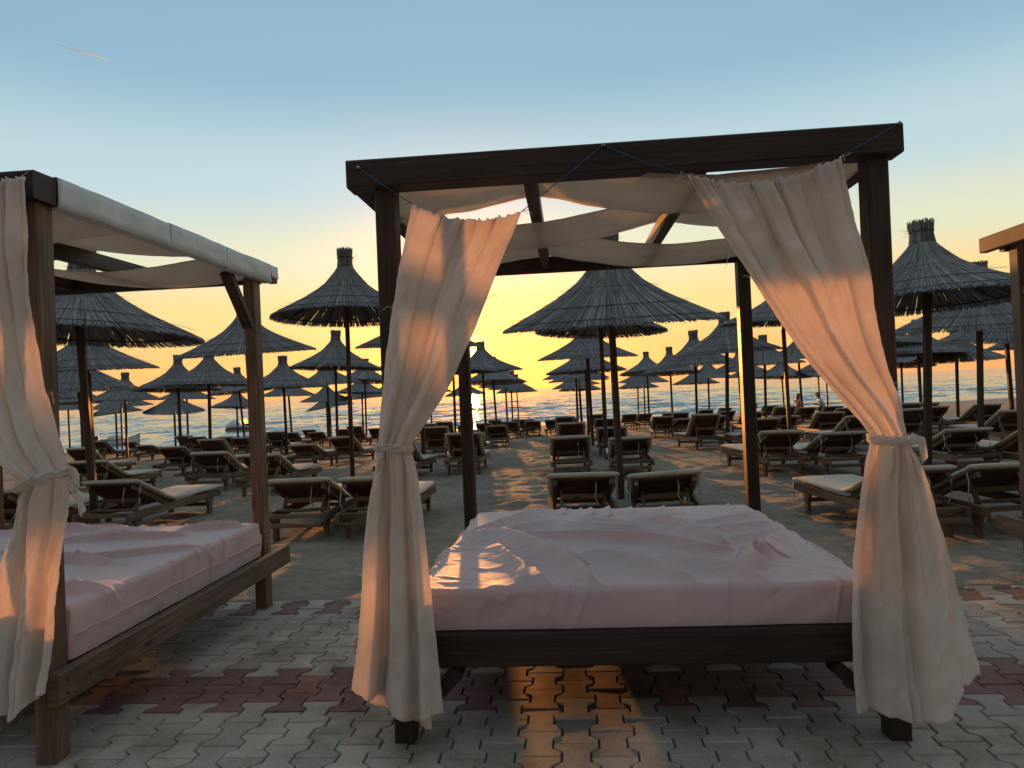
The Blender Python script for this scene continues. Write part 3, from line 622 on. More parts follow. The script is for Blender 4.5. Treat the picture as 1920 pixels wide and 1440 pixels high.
def make_curtain(ox, oy, label, upL, upR, dnL, dnR, sagz, hem, seed, npl, tie_tail, cords, y0=-0.10, back=None, twist=0.0):
    root = empty('curtain', bed_world(ox, oy), (0, 0, -TH)); tag(root, label, 'curtain', 'tied linen curtains on the canopy beds')
    nu, n1, n2 = 220, 130, 130
    u = np.linspace(0, 1, nu)
    L1 = smooth_poly(upL, n1); R1 = smooth_poly(upR, n1); L2 = smooth_poly(dnL, n2); R2 = smooth_poly(dnR, n2)
    # pleat phase runs the whole length of the cloth
    warp = u + 0.035 * np.sin(2 * math.pi * (u * 2.3 + seed)) + 0.02 * np.sin(2 * math.pi * (u * 5.1 + seed * 2))
    amod = 0.45 + 0.75 * np.clip(0.5 + 0.9 * fbm(u * 4.2 + seed * 5, u * 0 + seed, 2, 7), 0, 1.3)
    warp = warp + 0.03 * fbm(u * 3.1 + seed, u * 0, 2, 19)
    rows = []
    for part, (Lp, Rp, n) in enumerate(((L1, R1, n1), (L2, R2, n2))):
        for i in range(n):
            t = i / (n - 1)
            gather = t if part == 0 else 1 - t                         # 1 at the tie
            wdt = np.linalg.norm(Rp[i] - Lp[i])
            if part == 0:
                amp = 0.012 + 0.020 * min(1, t * 4) ; pl = npl
                ruff = math.exp(-t * 22)
            else:
                amp = 0.024 + 0.022 * t; ruff = 0
            ph = 2 * math.pi * (npl * warp + 0.35 * math.sin(t * 3 + seed) + (0.5 * t if part else 0))
            f1 = np.sin(ph) * amod; f2 = np.sin(ph * 0.47 + 1.3 + seed + 1.2 * t); f3 = np.sin(ph * 2.1 + seed * 3 + t * 2)
            lowp = np.tanh(1.7 * np.sin(2 * math.pi * ((1.6 if part == 0 else 2.5) * warp + seed + 0.2 * t))); mixu = min(1.0, t * 2.2) if part == 0 else 1.0
            fold = np.tanh(1.5 * f1) * (0.75 * (1 - 0.5 * mixu) if part == 0 else 0.10 + 0.4 * math.exp(-t * 5)) + f2 * (0.45 if part == 0 else 0.45) + 0.15 * f3 * (1 - t) + lowp * (0.5 * mixu if part == 0 else 0.85)
            x = Lp[i, 0] + (Rp[i, 0] - Lp[i, 0]) * u; z = Lp[i, 1] + (Rp[i, 1] - Lp[i, 1]) * u
            edge = np.sin(np.pi * np.clip(u, 0, 1)) ** 0.5
            x = x + wdt * 0.028 * np.cos(ph) * edge * (1 if part == 0 else 0.25)
            if part == 0:
                z = z - 4 * u * (1 - u) * sagz * (1 - t) ** 2
                z = z + ruff * 0.0035 * np.sin(ph * 4.0) + 0.002 * ruff * np.sin(ph * 7.1)
            else:
                hz = np.interp(u, [h[0] for h in hem], [h[1] for h in hem]) + 0.006 * np.sin(ph)
                z = z + (hz - (L2[-1, 1] + (R2[-1, 1] - L2[-1, 1]) * u)) * t ** 1.5
            roundb = 0.055 * np.sin(np.pi * u) * math.exp(-((1 - gather) / 0.22) ** 2)
            y = y0 - roundb + amp * fold * (0.35 + 0.65 * edge) * (1 - 0.45 * math.exp(-((1 - gather) / 0.05) ** 2)) + (ruff + 0.5 * math.exp(-t * 8) * (1 - part)) * 0.010 * np.sin(ph * 3.0)
            y = y + 0.010 * fbm(u * 7 + seed, np.full(nu, t * 5 + part * 9), 3, int(seed * 10)) + 0.003 * fbm(u * 12 + t * 14, np.full(nu, t * 20 + part * 9.0), 3, int(seed * 10) + 5)
            if part == 1: y = y + 0.03 * t * np.sin(2 * math.pi * u * 0.9 + seed)
            rows.append(np.stack([x, y, z], -1))
    o = link('fabric', grid_mesh('fabric', np.array(rows), M['linen']), root)
    sm = o.modifiers.new('thick', 'SOLIDIFY'); sm.thickness = 0.0025
    # the far half of the cloth hanging behind, with its own hem
    if back:
        bl, br, hb = back; BL = smooth_poly(bl, 70); BR = smooth_poly(br, 70); rows = []
        uu = np.linspace(0, 1, 80)
        for i in range(70):
            t = i / 69; ph = 2 * math.pi * (2.2 * uu + 0.3 * math.sin(2 * t) + seed)
            x = BL[i, 0] + (BR[i, 0] - BL[i, 0]) * uu; z = BL[i, 1] + (BR[i, 1] - BL[i, 1]) * uu + t ** 1.5 * np.interp(uu, [0, .5, 1], hb)
            y = y0 + 0.055 + 0.022 * np.sin(ph) * (0.3 + 0.7 * t) + 0.006 * fbm(uu * 9, np.full(80, t * 7), 2, 3)
            rows.append(np.stack([x, y, z], -1))
        o = link('rear_fold', grid_mesh('rear_fold', np.array(rows), M['linen']), root); sm = o.modifiers.new('thick', 'SOLIDIFY'); sm.thickness = 0.0025
    rt = random.Random(int(seed * 100))
    for k in range(7):
        Lq = (L1, R1)[k % 2]; i = 0 if k < 4 else rt.randrange(10, n1 - 10); sg = -1 if k % 2 == 0 else 1
        b0 = Vector((Lq[i, 0], y0, Lq[i, 1])); ln = rt.uniform(0.015, 0.05)
        MB().tube([b0, b0 + Vector((sg * ln * 0.6, -0.004, rt.uniform(-0.01, 0.02))), b0 + Vector((sg * ln, rt.uniform(-.01, .01), rt.uniform(-0.035, 0.02)))], 0.0011, 4).build('loose_thread', M['string'], root)
    # tie band wound round the gathered cloth
    tl = Vector((L2[0, 0], y0, L2[0, 1])); tr = Vector((R2[0, 0], y0, R2[0, 1])); c = (tl + tr) / 2; hw = (tr - tl).length / 2 + 0.006
    dirx = (tr - tl).normalized(); ring = []
    nb = 40; P = np.zeros((7, nb + 1, 3))
    for k in range(nb + 1):
        a = 2 * math.pi * k / nb
        bx = math.cos(a) * hw; by = math.sin(a) * 0.092 - 0.012
        for r in range(7):
            q = r / 6; bul = 0.002 * math.sin(math.pi * q) + 0.005 * math.sin(a * 7 + r * 1.9) + 0.003 * math.sin(a * 17 - r)
            s = 1 + bul / 0.08
            P[r, k] = (c.x + dirx.x * bx * s, c.y + by * s, c.z + dirx.z * bx + 0.015 - 0.030 * q + 0.006 * math.sin(a + seed * 9))
    tb = o = link('tie_band', grid_mesh('tie_band', P, M['linen']), root); sm = o.modifiers.new('thick', 'SOLIDIFY'); sm.thickness = 0.004
    # loose tails of the band
    for k, (kx, ky, kz, pts) in enumerate(tie_tail):
        base = np.array([kx, ky, kz]); pth = np.array([base + np.array(p) for p in pts]); tt = np.linspace(0, 1, 14)
        kk = np.linspace(0, 1, len(pth)); cl = np.stack([np.interp(tt, kk, pth[:, c_]) for c_ in range(3)], -1)
        wv = np.linspace(-0.018, 0.018, 5); G = np.zeros((14, 5, 3))
        for i in range(14):
            for j in range(5): G[i, j] = cl[i] + np.array([wv[j] * 0.6, 0.004 * math.sin(j * 2 + i), wv[j] * 0.7])
        o = link('tie_tail', grid_mesh('tie_tail', G, M['linen']), tb); sm = o.modifiers.new('thick', 'SOLIDIFY'); sm.thickness = 0.003
    for pts in cords:
        cd = MB().tube(pts, 0.0020, 6).build('cord', M['cord'], root, True)
        for e in (pts[0], pts[-1]):
            if e[1] > -0.075:
                MB().tube([(e[0], e[1] + 0.003, e[2]), (e[0], e[1] - 0.012, e[2])], 0.006, 8).build('bolt', M['metal'], cd, True)
    return root

make_curtain(0, 0, 'cream curtain tied back on the middle bed\'s left front post',
    [(0.187, 2.13), (0.155, 2.018), (0.124, 1.895), (0.084, 1.69), (0.062, 1.566), (0.042, 1.442), (0.024, 1.319), (0.015, 1.211)],
    [(0.606, 2.077), (0.566, 1.994), (0.52, 1.894), (0.405, 1.632), (0.355, 1.532), (0.303, 1.431), (0.23, 1.321), (0.136, 1.2)],
    [(0.014, 1.199), (-0.017, 1.071), (-0.055, 0.864), (-0.079, 0.616), (-0.104, 0.409), (-0.130, 0.264)],
    [(0.136, 1.19), (0.163, 1.085), (0.176, 0.899), (0.193, 0.672), (0.208, 0.445), (0.221, 0.167)],
    0.045, [(0, 0.27), (0.2, 0.225), (0.45, 0.19), (0.6, 0.172), (1.0, 0.165)], 0.37, 4,
    [(0.035, -0.185, 1.195, [(0, 0, 0), (0.012, -0.02, -0.03), (0.0, -0.01, -0.075)])],
    [[(-0.03, -0.062, 2.299), (0.08, -0.085, 2.21), (0.187, -0.10, 2.132)], [(0.606, -0.10, 2.077), (0.77, -0.085, 2.20), (0.928, -0.062, 2.322)]],
    back=([(0.02, 1.17), (-0.02, 0.7), (-0.075, 0.20)], [(0.13, 1.17), (0.16, 0.7), (0.165, 0.085)], [0.0, -0.02, 0.0]))
make_curtain(0, 0, 'cream curtain tied back on the middle bed\'s right front post',
    [(1.234, 2.174), (1.313, 2.029), (1.404, 1.863), (1.495, 1.698), (1.603, 1.513), (1.712, 1.369), (1.803, 1.256), (1.861, 1.175)],
    [(1.793, 2.206), (1.822, 2.077), (1.855, 1.897), (1.887, 1.756), (1.895, 1.598), (1.917, 1.439), (1.958, 1.299), (1.981, 1.18)],
    [(1.86, 1.165), (1.833, 1.067), (1.803, 0.91), (1.775, 0.714), (1.76, 0.517), (1.757, 0.32), (1.767, 0.132)],
    [(1.983, 1.15), (2.024, 1.08), (2.065, 0.961), (2.105, 0.803), (2.136, 0.646), (2.173, 0.45), (2.205, 0.29)],
    0.055, [(0, 0.145), (0.28, 0.14), (0.42, 0.118), (0.60, 0.122), (0.70, 0.165), (0.80, 0.235), (0.9, 0.262), (1.0, 0.285)], 0.83, 5,
    [(1.985, -0.12, 1.165, [(0, 0, 0), (0.04, -0.01, -0.02), (0.05, 0.0, -0.09)])],
    [[(0.932, -0.062, 2.322), (1.08, -0.085, 2.24), (1.234, -0.10, 2.178)], [(1.793, -0.10, 2.208), (1.90, -0.085, 2.26), (2.025, -0.062, 2.328)]],
    back=([(1.87, 1.14), (1.84, 0.7), (1.85, 0.16)], [(1.98, 1.14), (2.06, 0.7), (2.09, 0.14)], [0.0, -0.01, 0.02]))
make_curtain(0, 0, 'cream curtain tied to the left canopy bed\'s front post at the frame edge',
    [(-1.649, 2.292), (-1.614, 2.072), (-1.6, 1.865), (-1.576, 1.657), (-1.53, 1.429), (-1.451, 1.241), (-1.367, 1.156), (-1.312, 1.128)],
    [(-1.271, 2.298), (-1.272, 2.154), (-1.27, 1.949), (-1.257, 1.744), (-1.233, 1.539), (-1.19, 1.374), (-1.153, 1.23), (-1.149, 1.179)],
    [(-1.309, 1.113), (-1.351, 1.033), (-1.399, 0.912), (-1.46, 0.75), (-1.502, 0.526), (-1.535, 0.24)],
    [(-1.146, 1.159), (-1.145, 1.067), (-1.163, 0.905), (-1.192, 0.703), (-1.217, 0.521), (-1.246, 0.349)],
    0.03, [(0, 0.24), (0.35, 0.235), (0.6, 0.25), (0.8, 0.31), (1.0, 0.345)], 0.12, 4,
    [(-1.15, -0.27, 1.15, [(0, 0, 0), (0.03, 0.0, 0.02), (0.045, 0.01, -0.03), (0.035, 0.01, -0.06)]), (-1.14, -0.26, 1.12, [(0, 0, 0), (0.04, 0, -0.06), (0.05, 0, -0.12)])],
    [[(-1.70, -0.212, 2.30), (-1.66, -0.23, 2.30), (-1.649, -0.25, 2.292)]], y0=-0.26)

# ------------------------------------------------------------------ thatched umbrellas
UR = 1.35
PROF = [(0.14, 0.86), (0.175, 0.80), (0.25, 0.685), (0.36, 0.57), (0.55, 0.425), (0.79, 0.285), (1.08, 0.135), (1.35, 0.0), (1.40, -0.03)]
_pr = np.array([p[0] for p in PROF]); _pz = np.array([p[1] for p in PROF])
_rr = np.linspace(0.14, 1.40, 200); _zz = np.interp(_rr, _pr, _pz); _zz = np.convolve(np.pad(_zz, 8, 'reflect', reflect_type='odd'), np.ones(17) / 17, 'valid')
def pz(r): return float(np.interp(r, _rr, _zz))
def thatch_mesh(seed, n_main=1150, n_skirt=520):
    R = random.Random(seed); mb_v, mb_f, uvs = [], [], []
    def reed(th, r0, r1, lift0, lift1, w, droop=0.0, kink=0.0):
        o = len(mb_v); K = 5 if r1 - r0 > 0.5 else 3; vv = R.random() * 1000
        for k in range(K + 1):
            t = k / K; r = r0 + (r1 - r0) * t; a = th + kink * t * t; z = pz(min(r, 1.4)) + lift0 + (lift1 - lift0) * t - droop * t ** 3
            if r > 1.4: z -= (r - 1.4) * 0.5
            ww = max(0.0045, w * (0.35 + 0.65 * r / 1.35)) / 2 * (1.0 if k < K else 0.6)
            ca, sa = math.cos(a), math.sin(a)
            mb_v.extend([(r * ca + ww * sa, r * sa - ww * ca, z - ww * 0.4), (r * ca, r * sa, z + ww * 0.9), (r * ca - ww * sa, r * sa + ww * ca, z - ww * 0.4)])
        for k in range(K):
            b = o + 3 * k
            for q in (0, 1):
                mb_f.append((b + q, b + q + 1, b + q + 4, b + q + 3)); t0 = k / K; t1 = (k + 1) / K
                uvs.extend([(t0, vv), (t0, vv), (t1, vv), (t1, vv)])
    for i in range(n_main):
        th = 2 * math.pi * (i + R.random()) / n_main; lay = R.random()
        reed(th, R.uniform(0.15, 0.22) if lay < 0.45 else R.uniform(0.2, 0.6), UR + R.gauss(0.0, 0.006), R.uniform(-0.015, 0.012), R.uniform(-0.022, 0.008), R.uniform(0.012, 0.022), kink=R.gauss(0, 0.012))
    for i in range(n_skirt):
        th = 2 * math.pi * (i + R.random()) / n_skirt
        reed(th, R.uniform(0.5, 1.0), UR + R.gauss(0.002, 0.009), R.uniform(-0.025, -0.01), R.uniform(-0.03, -0.005), R.uniform(0.010, 0.017), droop=R.uniform(0, 0.008), kink=R.gauss(0, 0.02))
    for i in range(420):   # upper short courses near the neck
        th = R.random() * 2 * math.pi
        reed(th, 0.15, R.uniform(0.45, 0.75), R.uniform(0.0, 0.015), R.uniform(0.004, 0.02), R.uniform(0.010, 0.018), kink=R.gauss(0, 0.02))
    for i in range(26):    # strays
        th = R.random() * 2 * math.pi; r0 = R.uniform(0.4, 1.2)
        reed(th, r0, r0 + R.uniform(0.12, 0.3), 0.01, R.uniform(0.04, 0.10), 0.008, kink=R.gauss(0, 0.2))
    me = bpy.data.meshes.new('thatch'); me.from_pydata(mb_v, [], mb_f); l = me.uv_layers.new(name='UVMap'); l.data.foreach_set('uv', np.array(uvs, dtype=np.float32).ravel())
    me.materials.append(M['thatch']); me.update(); return me
def tuft_mesh(seed):
    R = random.Random(seed); mb = MB(); V, Fc, U = [], [], []
    for i in range(330):
        a = R.random() * 2 * math.pi; r = 0.055 + 0.085 * math.sqrt(R.random()); h = 1.17 + R.uniform(-0.05, 0.03); w = R.uniform(0.004, 0.007); vv = R.random() * 1000
        o = len(V); lean = R.uniform(0.0, 0.018)
        for z, rr in ((0.74, r * 1.25 + 0.02), (0.84, r * 1.1), (0.98, r * 0.96), (h, r * 1.0 + lean)):
            ca, sa = math.cos(a), math.sin(a)
            V += [(rr * ca + w * sa, rr * sa - w * ca, z), ((rr + w) * ca, (rr + w) * sa, z), (rr * ca - w * sa, rr * sa + w * ca, z)]
        for k in range(3):
            for q in (0, 1):
                b = o + 3 * k + q; Fc.append((b, b + 1, b + 4, b + 3)); U.append([(k / 3, vv)] * 2 + [((k + 1) / 3, vv)] * 2)
    for i in range(9):
        a = R.random() * 2 * math.pi; o = len(V); vv = R.random() * 1000; z0 = R.uniform(0.85, 1.08); L = R.uniform(0.06, 0.16); ca, sa = math.cos(a), math.sin(a); up = R.uniform(0.3, 1.0)
        V += [(0.13 * ca, 0.13 * sa, z0), (0.13 * ca, 0.13 * sa, z0 + 0.01), ((0.13 + L) * ca, (0.13 + L) * sa, z0 + L * up)]; Fc.append((o, o + 1, o + 2)); U.append([(0, vv)] * 3)
    mb.add(V, Fc, U); mb.tube([(0, 0, 0.7), (0, 0, 0.85), (0, 0, 1.0), (0, 0, 1.12)], [0.15, 0.12, 0.10, 0.10], 12)
    return mb.mesh('tuft', M['thatch'])
thatches = [thatch_mesh(s) for s in (1, 2, 3, 4, 5)]; tufts = [tuft_mesh(s) for s in (5, 6, 7)]
def ring_pts(r, z, n=40): return [(r * math.cos(2 * math.pi * k / n), r * math.sin(2 * math.pi * k / n), z) for k in range(n)]
bind_meshes = [MB().tube(ring_pts(r, pz(r) + 0.014), 0.0045, 5, True).mesh('binding_wire', M['wire'], True) for r in (0.52, 0.93, 1.24)]
tuft_binds = [MB().tube(ring_pts(0.142, z, 24), 0.007, 5, True).mesh('tuft_binding', M['wire'], True) for z in (0.88, 1.03)]
hoop_mesh = MB().tube(ring_pts(1.17, pz(1.17) - 0.045, 48), 0.011, 6, True).mesh('hoop', M['iron'], True)
hoop2_mesh = MB().tube(ring_pts(0.62, pz(0.62) - 0.045, 36), 0.010, 6, True).mesh('hoop', M['iron'], True)
rib_mesh = MB().beam((0.03, 0, 0.60), (1.17, 0, pz(1.17) - 0.052), 0.028, 0.028).mesh('rib', M['pole_wood'])
strut_mesh = MB().beam((0.03, 0, -0.02), (0.95, 0, pz(0.95) - 0.09), 0.022, 0.022).mesh('strut', M['iron'])
pole_mesh = MB().beam((0, 0, 0), (0, 0, 1), 0.078, 0.078, (0, 1, 0), 0.010).mesh('pole', M['pole_wood'])

UM = [('U1', 1.26, 9.09, 2.15, 'e'), ('U2', 1.86, 15.02, 2.50, 'u'), ('U3', 2.08, 20.03, 2.17, 'e'), ('U4', 2.48, 24.51, 1.88, 'u'), ('U5', 2.71, 31.05, 1.75, ''), ('U6', 3.08, 34.0, 1.66, ''), ('U7', 3.59, 41.4, 1.42, ''), ('U8', 4.23, 46.0, 1.18, ''), ('A0', -1.93, 15.53, 2.39, ''), ('A9', -1.84, 23.29, 2.04, ''), ('A1', -1.0, 25.52, 2.05, ''), ('A2', -0.75, 29.57, 1.71, ''), ('A3', -0.32, 35.83, 1.49, ''), ('A4', -0.05, 42.34, 1.37, ''), ('A5', 0.28, 46.58, 1.22, ''), ('A6', -2.96, 46.3, 1.19, ''), ('A7', -4.84, 43.4, 1.42, ''), ('B30', -3.54, 25.88, 2.25, ''), ('B1', -2.89, 13.12, 2.82, 'f'), ('B2', -5.46, 15.27, 2.39, 'e'), ('B3', -5.23, 21.92, 2.26, 'u'), ('B4', -7.7, 24.84, 1.79, ''), ('B5', -10.89, 35.83, 1.56, ''), ('B6', -8.71, 21.17, 1.9, ''), ('B7', -10.83, 23.88, 1.86, ''), ('B8', -12.11, 32.68, 1.81, ''), ('B9', -15.18, 40.5, 1.06, ''), ('B11', -16.16, 36.53, 1.63, ''), ('B12', -15.87, 34.5, 1.08, 't'), ('B13', -15.07, 28.66, 1.64, ''), ('B14', -17.7, 33.27, 1.38, ''), ('B15', -21.85, 40.5, 1.03, 'l'), ('B16', -8.77, 15.27, 2.19, ''), ('B17', -10.97, 18.63, 1.91, ''), ('B18', -5.04, 8.63, 2.25, 'f'), ('B19', -20.05, 32.12, 1.85, ''), ('B20', -20.66, 35.2, 1.65, ''), ('B21', -23.31, 38.6, 1.36, ''), ('B22', -7.53, 30.05, 1.92, ''), ('B23', -10.02, 39.64, 1.23, ''), ('B24', -10.83, 43.6, 0.82, 'r'), ('B25', -6.64, 33.27, 2.05, ''), ('B26', -7.92, 38.81, 1.55, ''), ('B27', -8.6, 42.0, 1.26, ''), ('B28', -7.4, 43.6, 1.33, ''), ('C1', 6.52, 35.4, 1.9, ''), ('C2', 7.05, 32.68, 1.8, ''), ('C3', 5.9, 23.58, 1.93, ''), ('C4', 5.47, 18.63, 2.09, ''), ('C5', 7.09, 39.64, 1.49, ''), ('C6', 8.15, 47.77, 1.15, ''), ('C7', 10.35, 38.81, 1.54, ''), ('C8', 10.82, 43.33, 1.27, ''), ('C9', 10.79, 35.0, 1.76, ''), ('C10', 9.16, 26.61, 1.89, ''), ('C11', 13.34, 36.4, 1.41, ''), ('C12', 12.86, 39.6, 1.49, ''), ('C13', 6.02, 16.2, 2.60, ''), ('C14', 11.73, 30.05, 2.15, ''), ('C15', 14.76, 34.6, 1.64, ''), ('C16', 16.14, 38.81, 1.36, ''), ('C19', 17.07, 36.4, 1.40, ''), ('D1', 5.07, 8.91, 2.23, 'f'), ('D2', 7.62, 11.94, 2.06, 'e'), ('D3', 10.64, 15.79, 2.01, ''), ('D4', 20.23, 29.11, 2.14, ''), ('D5', 12.57, 22.72, 1.92, ''), ('D6', 14.09, 23.29, 1.71, ''), ('D7', 17.94, 33.87, 1.72, ''), ('D8', 10.47, 21.17, 2.2, '')]
ORD = ['nearest', 'second nearest', 'third nearest', 'fourth nearest', 'fifth nearest', 'sixth nearest', 'seventh nearest', 'eighth nearest', 'ninth nearest', 'tenth nearest', 'eleventh nearest', 'twelfth nearest', 'thirteenth nearest', 'fourteenth nearest', 'fifteenth nearest', 'sixteenth nearest', 'seventeenth nearest', 'eighteenth nearest', 'nineteenth nearest', 'twentieth nearest', 'twenty-first nearest', 'twenty-second nearest', 'twenty-third nearest', 'twenty-fourth nearest']
ZONES = [(500, 'left of the left bed\'s rear post'), (745, 'between left bed and left curtain'), (1015, 'left of the sand aisle'), (1388, 'right of the sand aisle'), (1655, 'before the right curtain'), (99999, 'right of the middle bed')]
def zone(px):
    for lim, t in ZONES:
        if px < lim: return t
def ranks(pts):
    """per item: (zone phrase, ordinal by distance inside the zone)"""
    z = [zone(project((x, y, 1.0))[0]) for x, y in pts]; out = [None] * len(pts)
    for ph in set(z):
        ids = sorted([i for i in range(len(pts)) if z[i] == ph], key=lambda i: pts[i][1])
        for k, i in enumerate(ids): out[i] = (ph, ORD[min(k, len(ORD) - 1)])
    return out
urank = ranks([(u[1], u[2]) for u in UM])
RU = random.Random(21)
LEAN = {'U1': 0.7, 'D1': -2.6, 'B18': 2.6, 'B17': 5.0, 'A2': 2.2, 'A5': 1.8, 'B8': 4.0, 'B5': 2.5, 'C3': -1.0, 'C4': -2.2, 'C10': -1.3, 'D6': -1.2, 'D2': -2.0, 'D3': 1.8, 'C14': 1.8, 'B2': 1.8, 'C11': 1.5, 'C6': -1.2}
for i, (key, x, y, zr, fl_) in enumerate(UM):
    gz = ground(x, y) - 0.04; H = zr - gz
    lean = rad(LEAN.get(key, RU.gauss(0, 0.7)))                 # base shifts so that the head stays where it is
    bx = x + math.tan(lean) * H
    near = y < 17
    tint = 'on a brown pole' 
    root = empty('beach_umbrella', (bx, y, gz), (0, -lean, 0))
    ph, od = urank[i]
    tag(root, 'thatched umbrella on brown pole, %s of those %s' % (od, ph), 'umbrella', 'thatched beach umbrellas over the loungers')
    link('pole', pole_mesh, root, (0, 0, 0), (0, 0, RU.uniform(-.3, .3)), (1, 1, H + 0.62))
    tilt_el = math.atan2(zr - 1.4, y)
    # tilt about x: positive lifts the far rim
    tx = {'e': tilt_el, 'u': -0.03, 'f': -0.035, 't': 0.10, 'r': 0.0, 'l': 0.02}.get(fl_, RU.gauss(tilt_el * 0.55, 0.045)); ty = {'r': -0.14, 'l': -0.09}.get(fl_, RU.gauss(0, 0.035)) + lean
    rz = RU.uniform(0, 6.28); R3 = Matrix.Rotation(tx, 3, 'X') @ Matrix.Rotation(ty, 3, 'Y') @ Matrix.Rotation(rz, 3, 'Z'); e = R3.to_euler()
    s = 1.0 + RU.uniform(-0.02, 0.02); HT = (0, 0, H); sz = s * {'B1': 1.05, 'D1': 0.86, 'C2': 1.0, 'U1': 0.95}.get(key, RU.uniform(0.86, 0.95)); S3 = (s * RU.uniform(0.965, 1.035), s * RU.uniform(0.965, 1.035), sz)
    to = link('thatch', thatches[(i * 2) % 5], root, HT, e, S3); tag(to, kind='stuff')
    tu = link('tuft', tufts[i % 3], root, HT, e, S3); tag(tu, kind='stuff')
    for b in (bind_meshes if y < 26 else bind_meshes[:0]): link('binding_wire', b, to)
    if y < 26:
        for b in tuft_binds: link('tuft_binding', b, tu)
        link('hoop', hoop_mesh, root, HT, e, S3)
    if near:
        link('hoop', hoop2_mesh, root, HT, e, S3)
        for k in range(8):
            er = (Matrix.Rotation(tx, 3, 'X') @ Matrix.Rotation(ty, 3, 'Y') @ Matrix.Rotation(rz + k * math.pi / 4, 3, 'Z')).to_euler()
            link('rib', rib_mesh, root, HT, er, S3)

# ------------------------------------------------------------------ sun loungers
def leg_m(): return MB().prism([(-0.035, 0), (0.035, 0), (0.035, 0.11), (0.085, 0.205), (-0.085, 0.205), (-0.035, 0.11)], 'x', -0.02, 0.02).mesh('leg', M['lounger_wood'])
def lounger_parts(A, seed):
    R = random.Random(seed); P = []
    W2 = 0.305; LN = 1.95; HY, HZ, BL = 0.80, 0.275, 0.68
    ca, sa = math.cos(A), math.sin(A)
    def bk(t, off=0.0): return (HY - t * ca - off * sa * -1 * -1 * 0 + off * sa * 0, HZ + t * sa)
    rail = MB().beam((0, 0, 0.245), (0, LN, 0.245), 0.038, 0.085).mesh('side_rail', M['lounger_wood'])
    for sx in (-1, 1): P.append(('side_rail', rail, (sx * W2, 0, 0)))
    lm = leg_m()
    for sx in (-1, 1):
        for y in (0.22, LN - 0.2): P.append(('leg', lm, (sx * (W2 - 0.04), y, 0)))
    cb = MB().beam((-W2 + 0.02, 0, 0), (W2 - 0.02, 0, 0), 0.04, 0.045).mesh('cross_bar', M['lounger_wood'])
    for y, z in ((0.06, 0.262), (0.03, 0.175), (LN - 0.03, 0.245), (LN - 0.2, 0.12)): P.append(('cross_bar', cb, (0, y, z)))
    st = MB().beam((0, HY, HZ), (0, HY - BL * ca, HZ + BL * sa), 0.036, 0.05, (0, sa, ca)).mesh('back_stile', M['lounger_wood'])
    for sx in (-1, 1): P.append(('back_stile', st, (sx * 0.262, 0, 0)))
    for k in range(6):
        t = 0.06 + k * (BL - 0.11) / 5
        sl = MB().beam((-0.285, HY - t * ca + 0.012 * sa, HZ + t * sa + 0.032 * ca), (0.285, HY - t * ca + 0.012 * sa, HZ + t * sa + 0.032 * ca), 0.098, 0.014, (0, sa, ca), 0.003).mesh('back_slat', M['slat_wood'])
        P.append(('back_slat', sl, (0, 0, 0)))
    ty, tz = HY - 0.44 * ca, HZ + 0.44 * sa - 0.03; by_, bz_ = max(0.09, ty - 0.12), 0.285
    pr = MB().beam((0, ty, tz), (0, by_, bz_ - 0.02), 0.03, 0.045, (0, 1, 0)).mesh('prop', M['lounger_wood'])
    for sx in (-1, 1): P.append(('prop', pr, (sx * 0.205, 0, 0)))
    P.append(('prop_bar', MB().beam((-0.19, ty * 0.72 + by_ * 0.28 - 0.016, tz * 0.72 + bz_ * 0.28), (0.19, ty * 0.72 + by_ * 0.28 - 0.016, tz * 0.72 + bz_ * 0.28), 0.026, 0.05).mesh('prop_bar', M['lounger_wood']), (0, 0, 0)))
    P.append(('prop_foot', MB().tube([(-0.25, by_, bz_ + 0.005), (0, by_, bz_ + 0.0), (0.25, by_, bz_ + 0.005)], 0.017, 8).mesh('prop_foot', M['lounger_wood'], True), (0, 0, 0)))
    # cushion: one mat bent over the backrest
    th = 0.05
    path = [(LN + 0.02, 0.322), (LN - 0.05, 0.327), (1.6, 0.325), (1.2, 0.324), (0.98, 0.325), (HY + 0.06, 0.335)]
    for t in (0.12, 0.28, 0.45, 0.6, BL + 0.0): path.append((HY - t * ca + 0.058 * sa, HZ + t * sa + 0.066 * ca))
    path.append((HY - (BL + 0.022) * ca + 0.050 * sa, HZ + (BL + 0.022) * sa + 0.058 * ca))
    n = 16; V, Fc = [], []; hw = 0.335
    for i, (y, z) in enumerate(path):
        a = path[max(0, i - 1)]; b = path[min(len(path) - 1, i + 1)]; ty_, tz_ = b[0] - a[0], b[1] - a[1]; L = math.hypot(ty_, tz_); ny, nz = tz_ / L, -ty_ / L
        if nz < 0 and i < 6: ny, nz = -ny, -nz
        thick = th * (1 + R.uniform(-0.08, 0.12)) * (0.6 if i in (0, len(path) - 1) else 1); w = hw + R.uniform(-0.008, 0.010)
        for k in range(n):
            an = 2 * math.pi * (k + 0.5) / n; cx, cz = math.cos(an), math.sin(an)
            sx = math.copysign(abs(cx) ** 0.35, cx) * w; sz = math.copysign(abs(cz) ** 0.5, cz) * thick / 2
            V.append((sx, y + ny * sz, z + nz * sz))
    for i in range(len(path) - 1):
        for k in range(n): Fc.append((i * n + k, (i + 1) * n + k, (i + 1) * n + (k + 1) % n, i * n + (k + 1) % n))
    Fc.append(tuple(range(n))); Fc.append(tuple(reversed([(len(path) - 1) * n + k for k in range(n)])))
    mb = MB(); mb.add(V, Fc); cu = mb.mesh('cushion', M['cushion'], True); P.append(('cushion', cu, (0, 0, 0)))
    top = (HY - BL * ca, HZ + BL * sa)
    ties = []
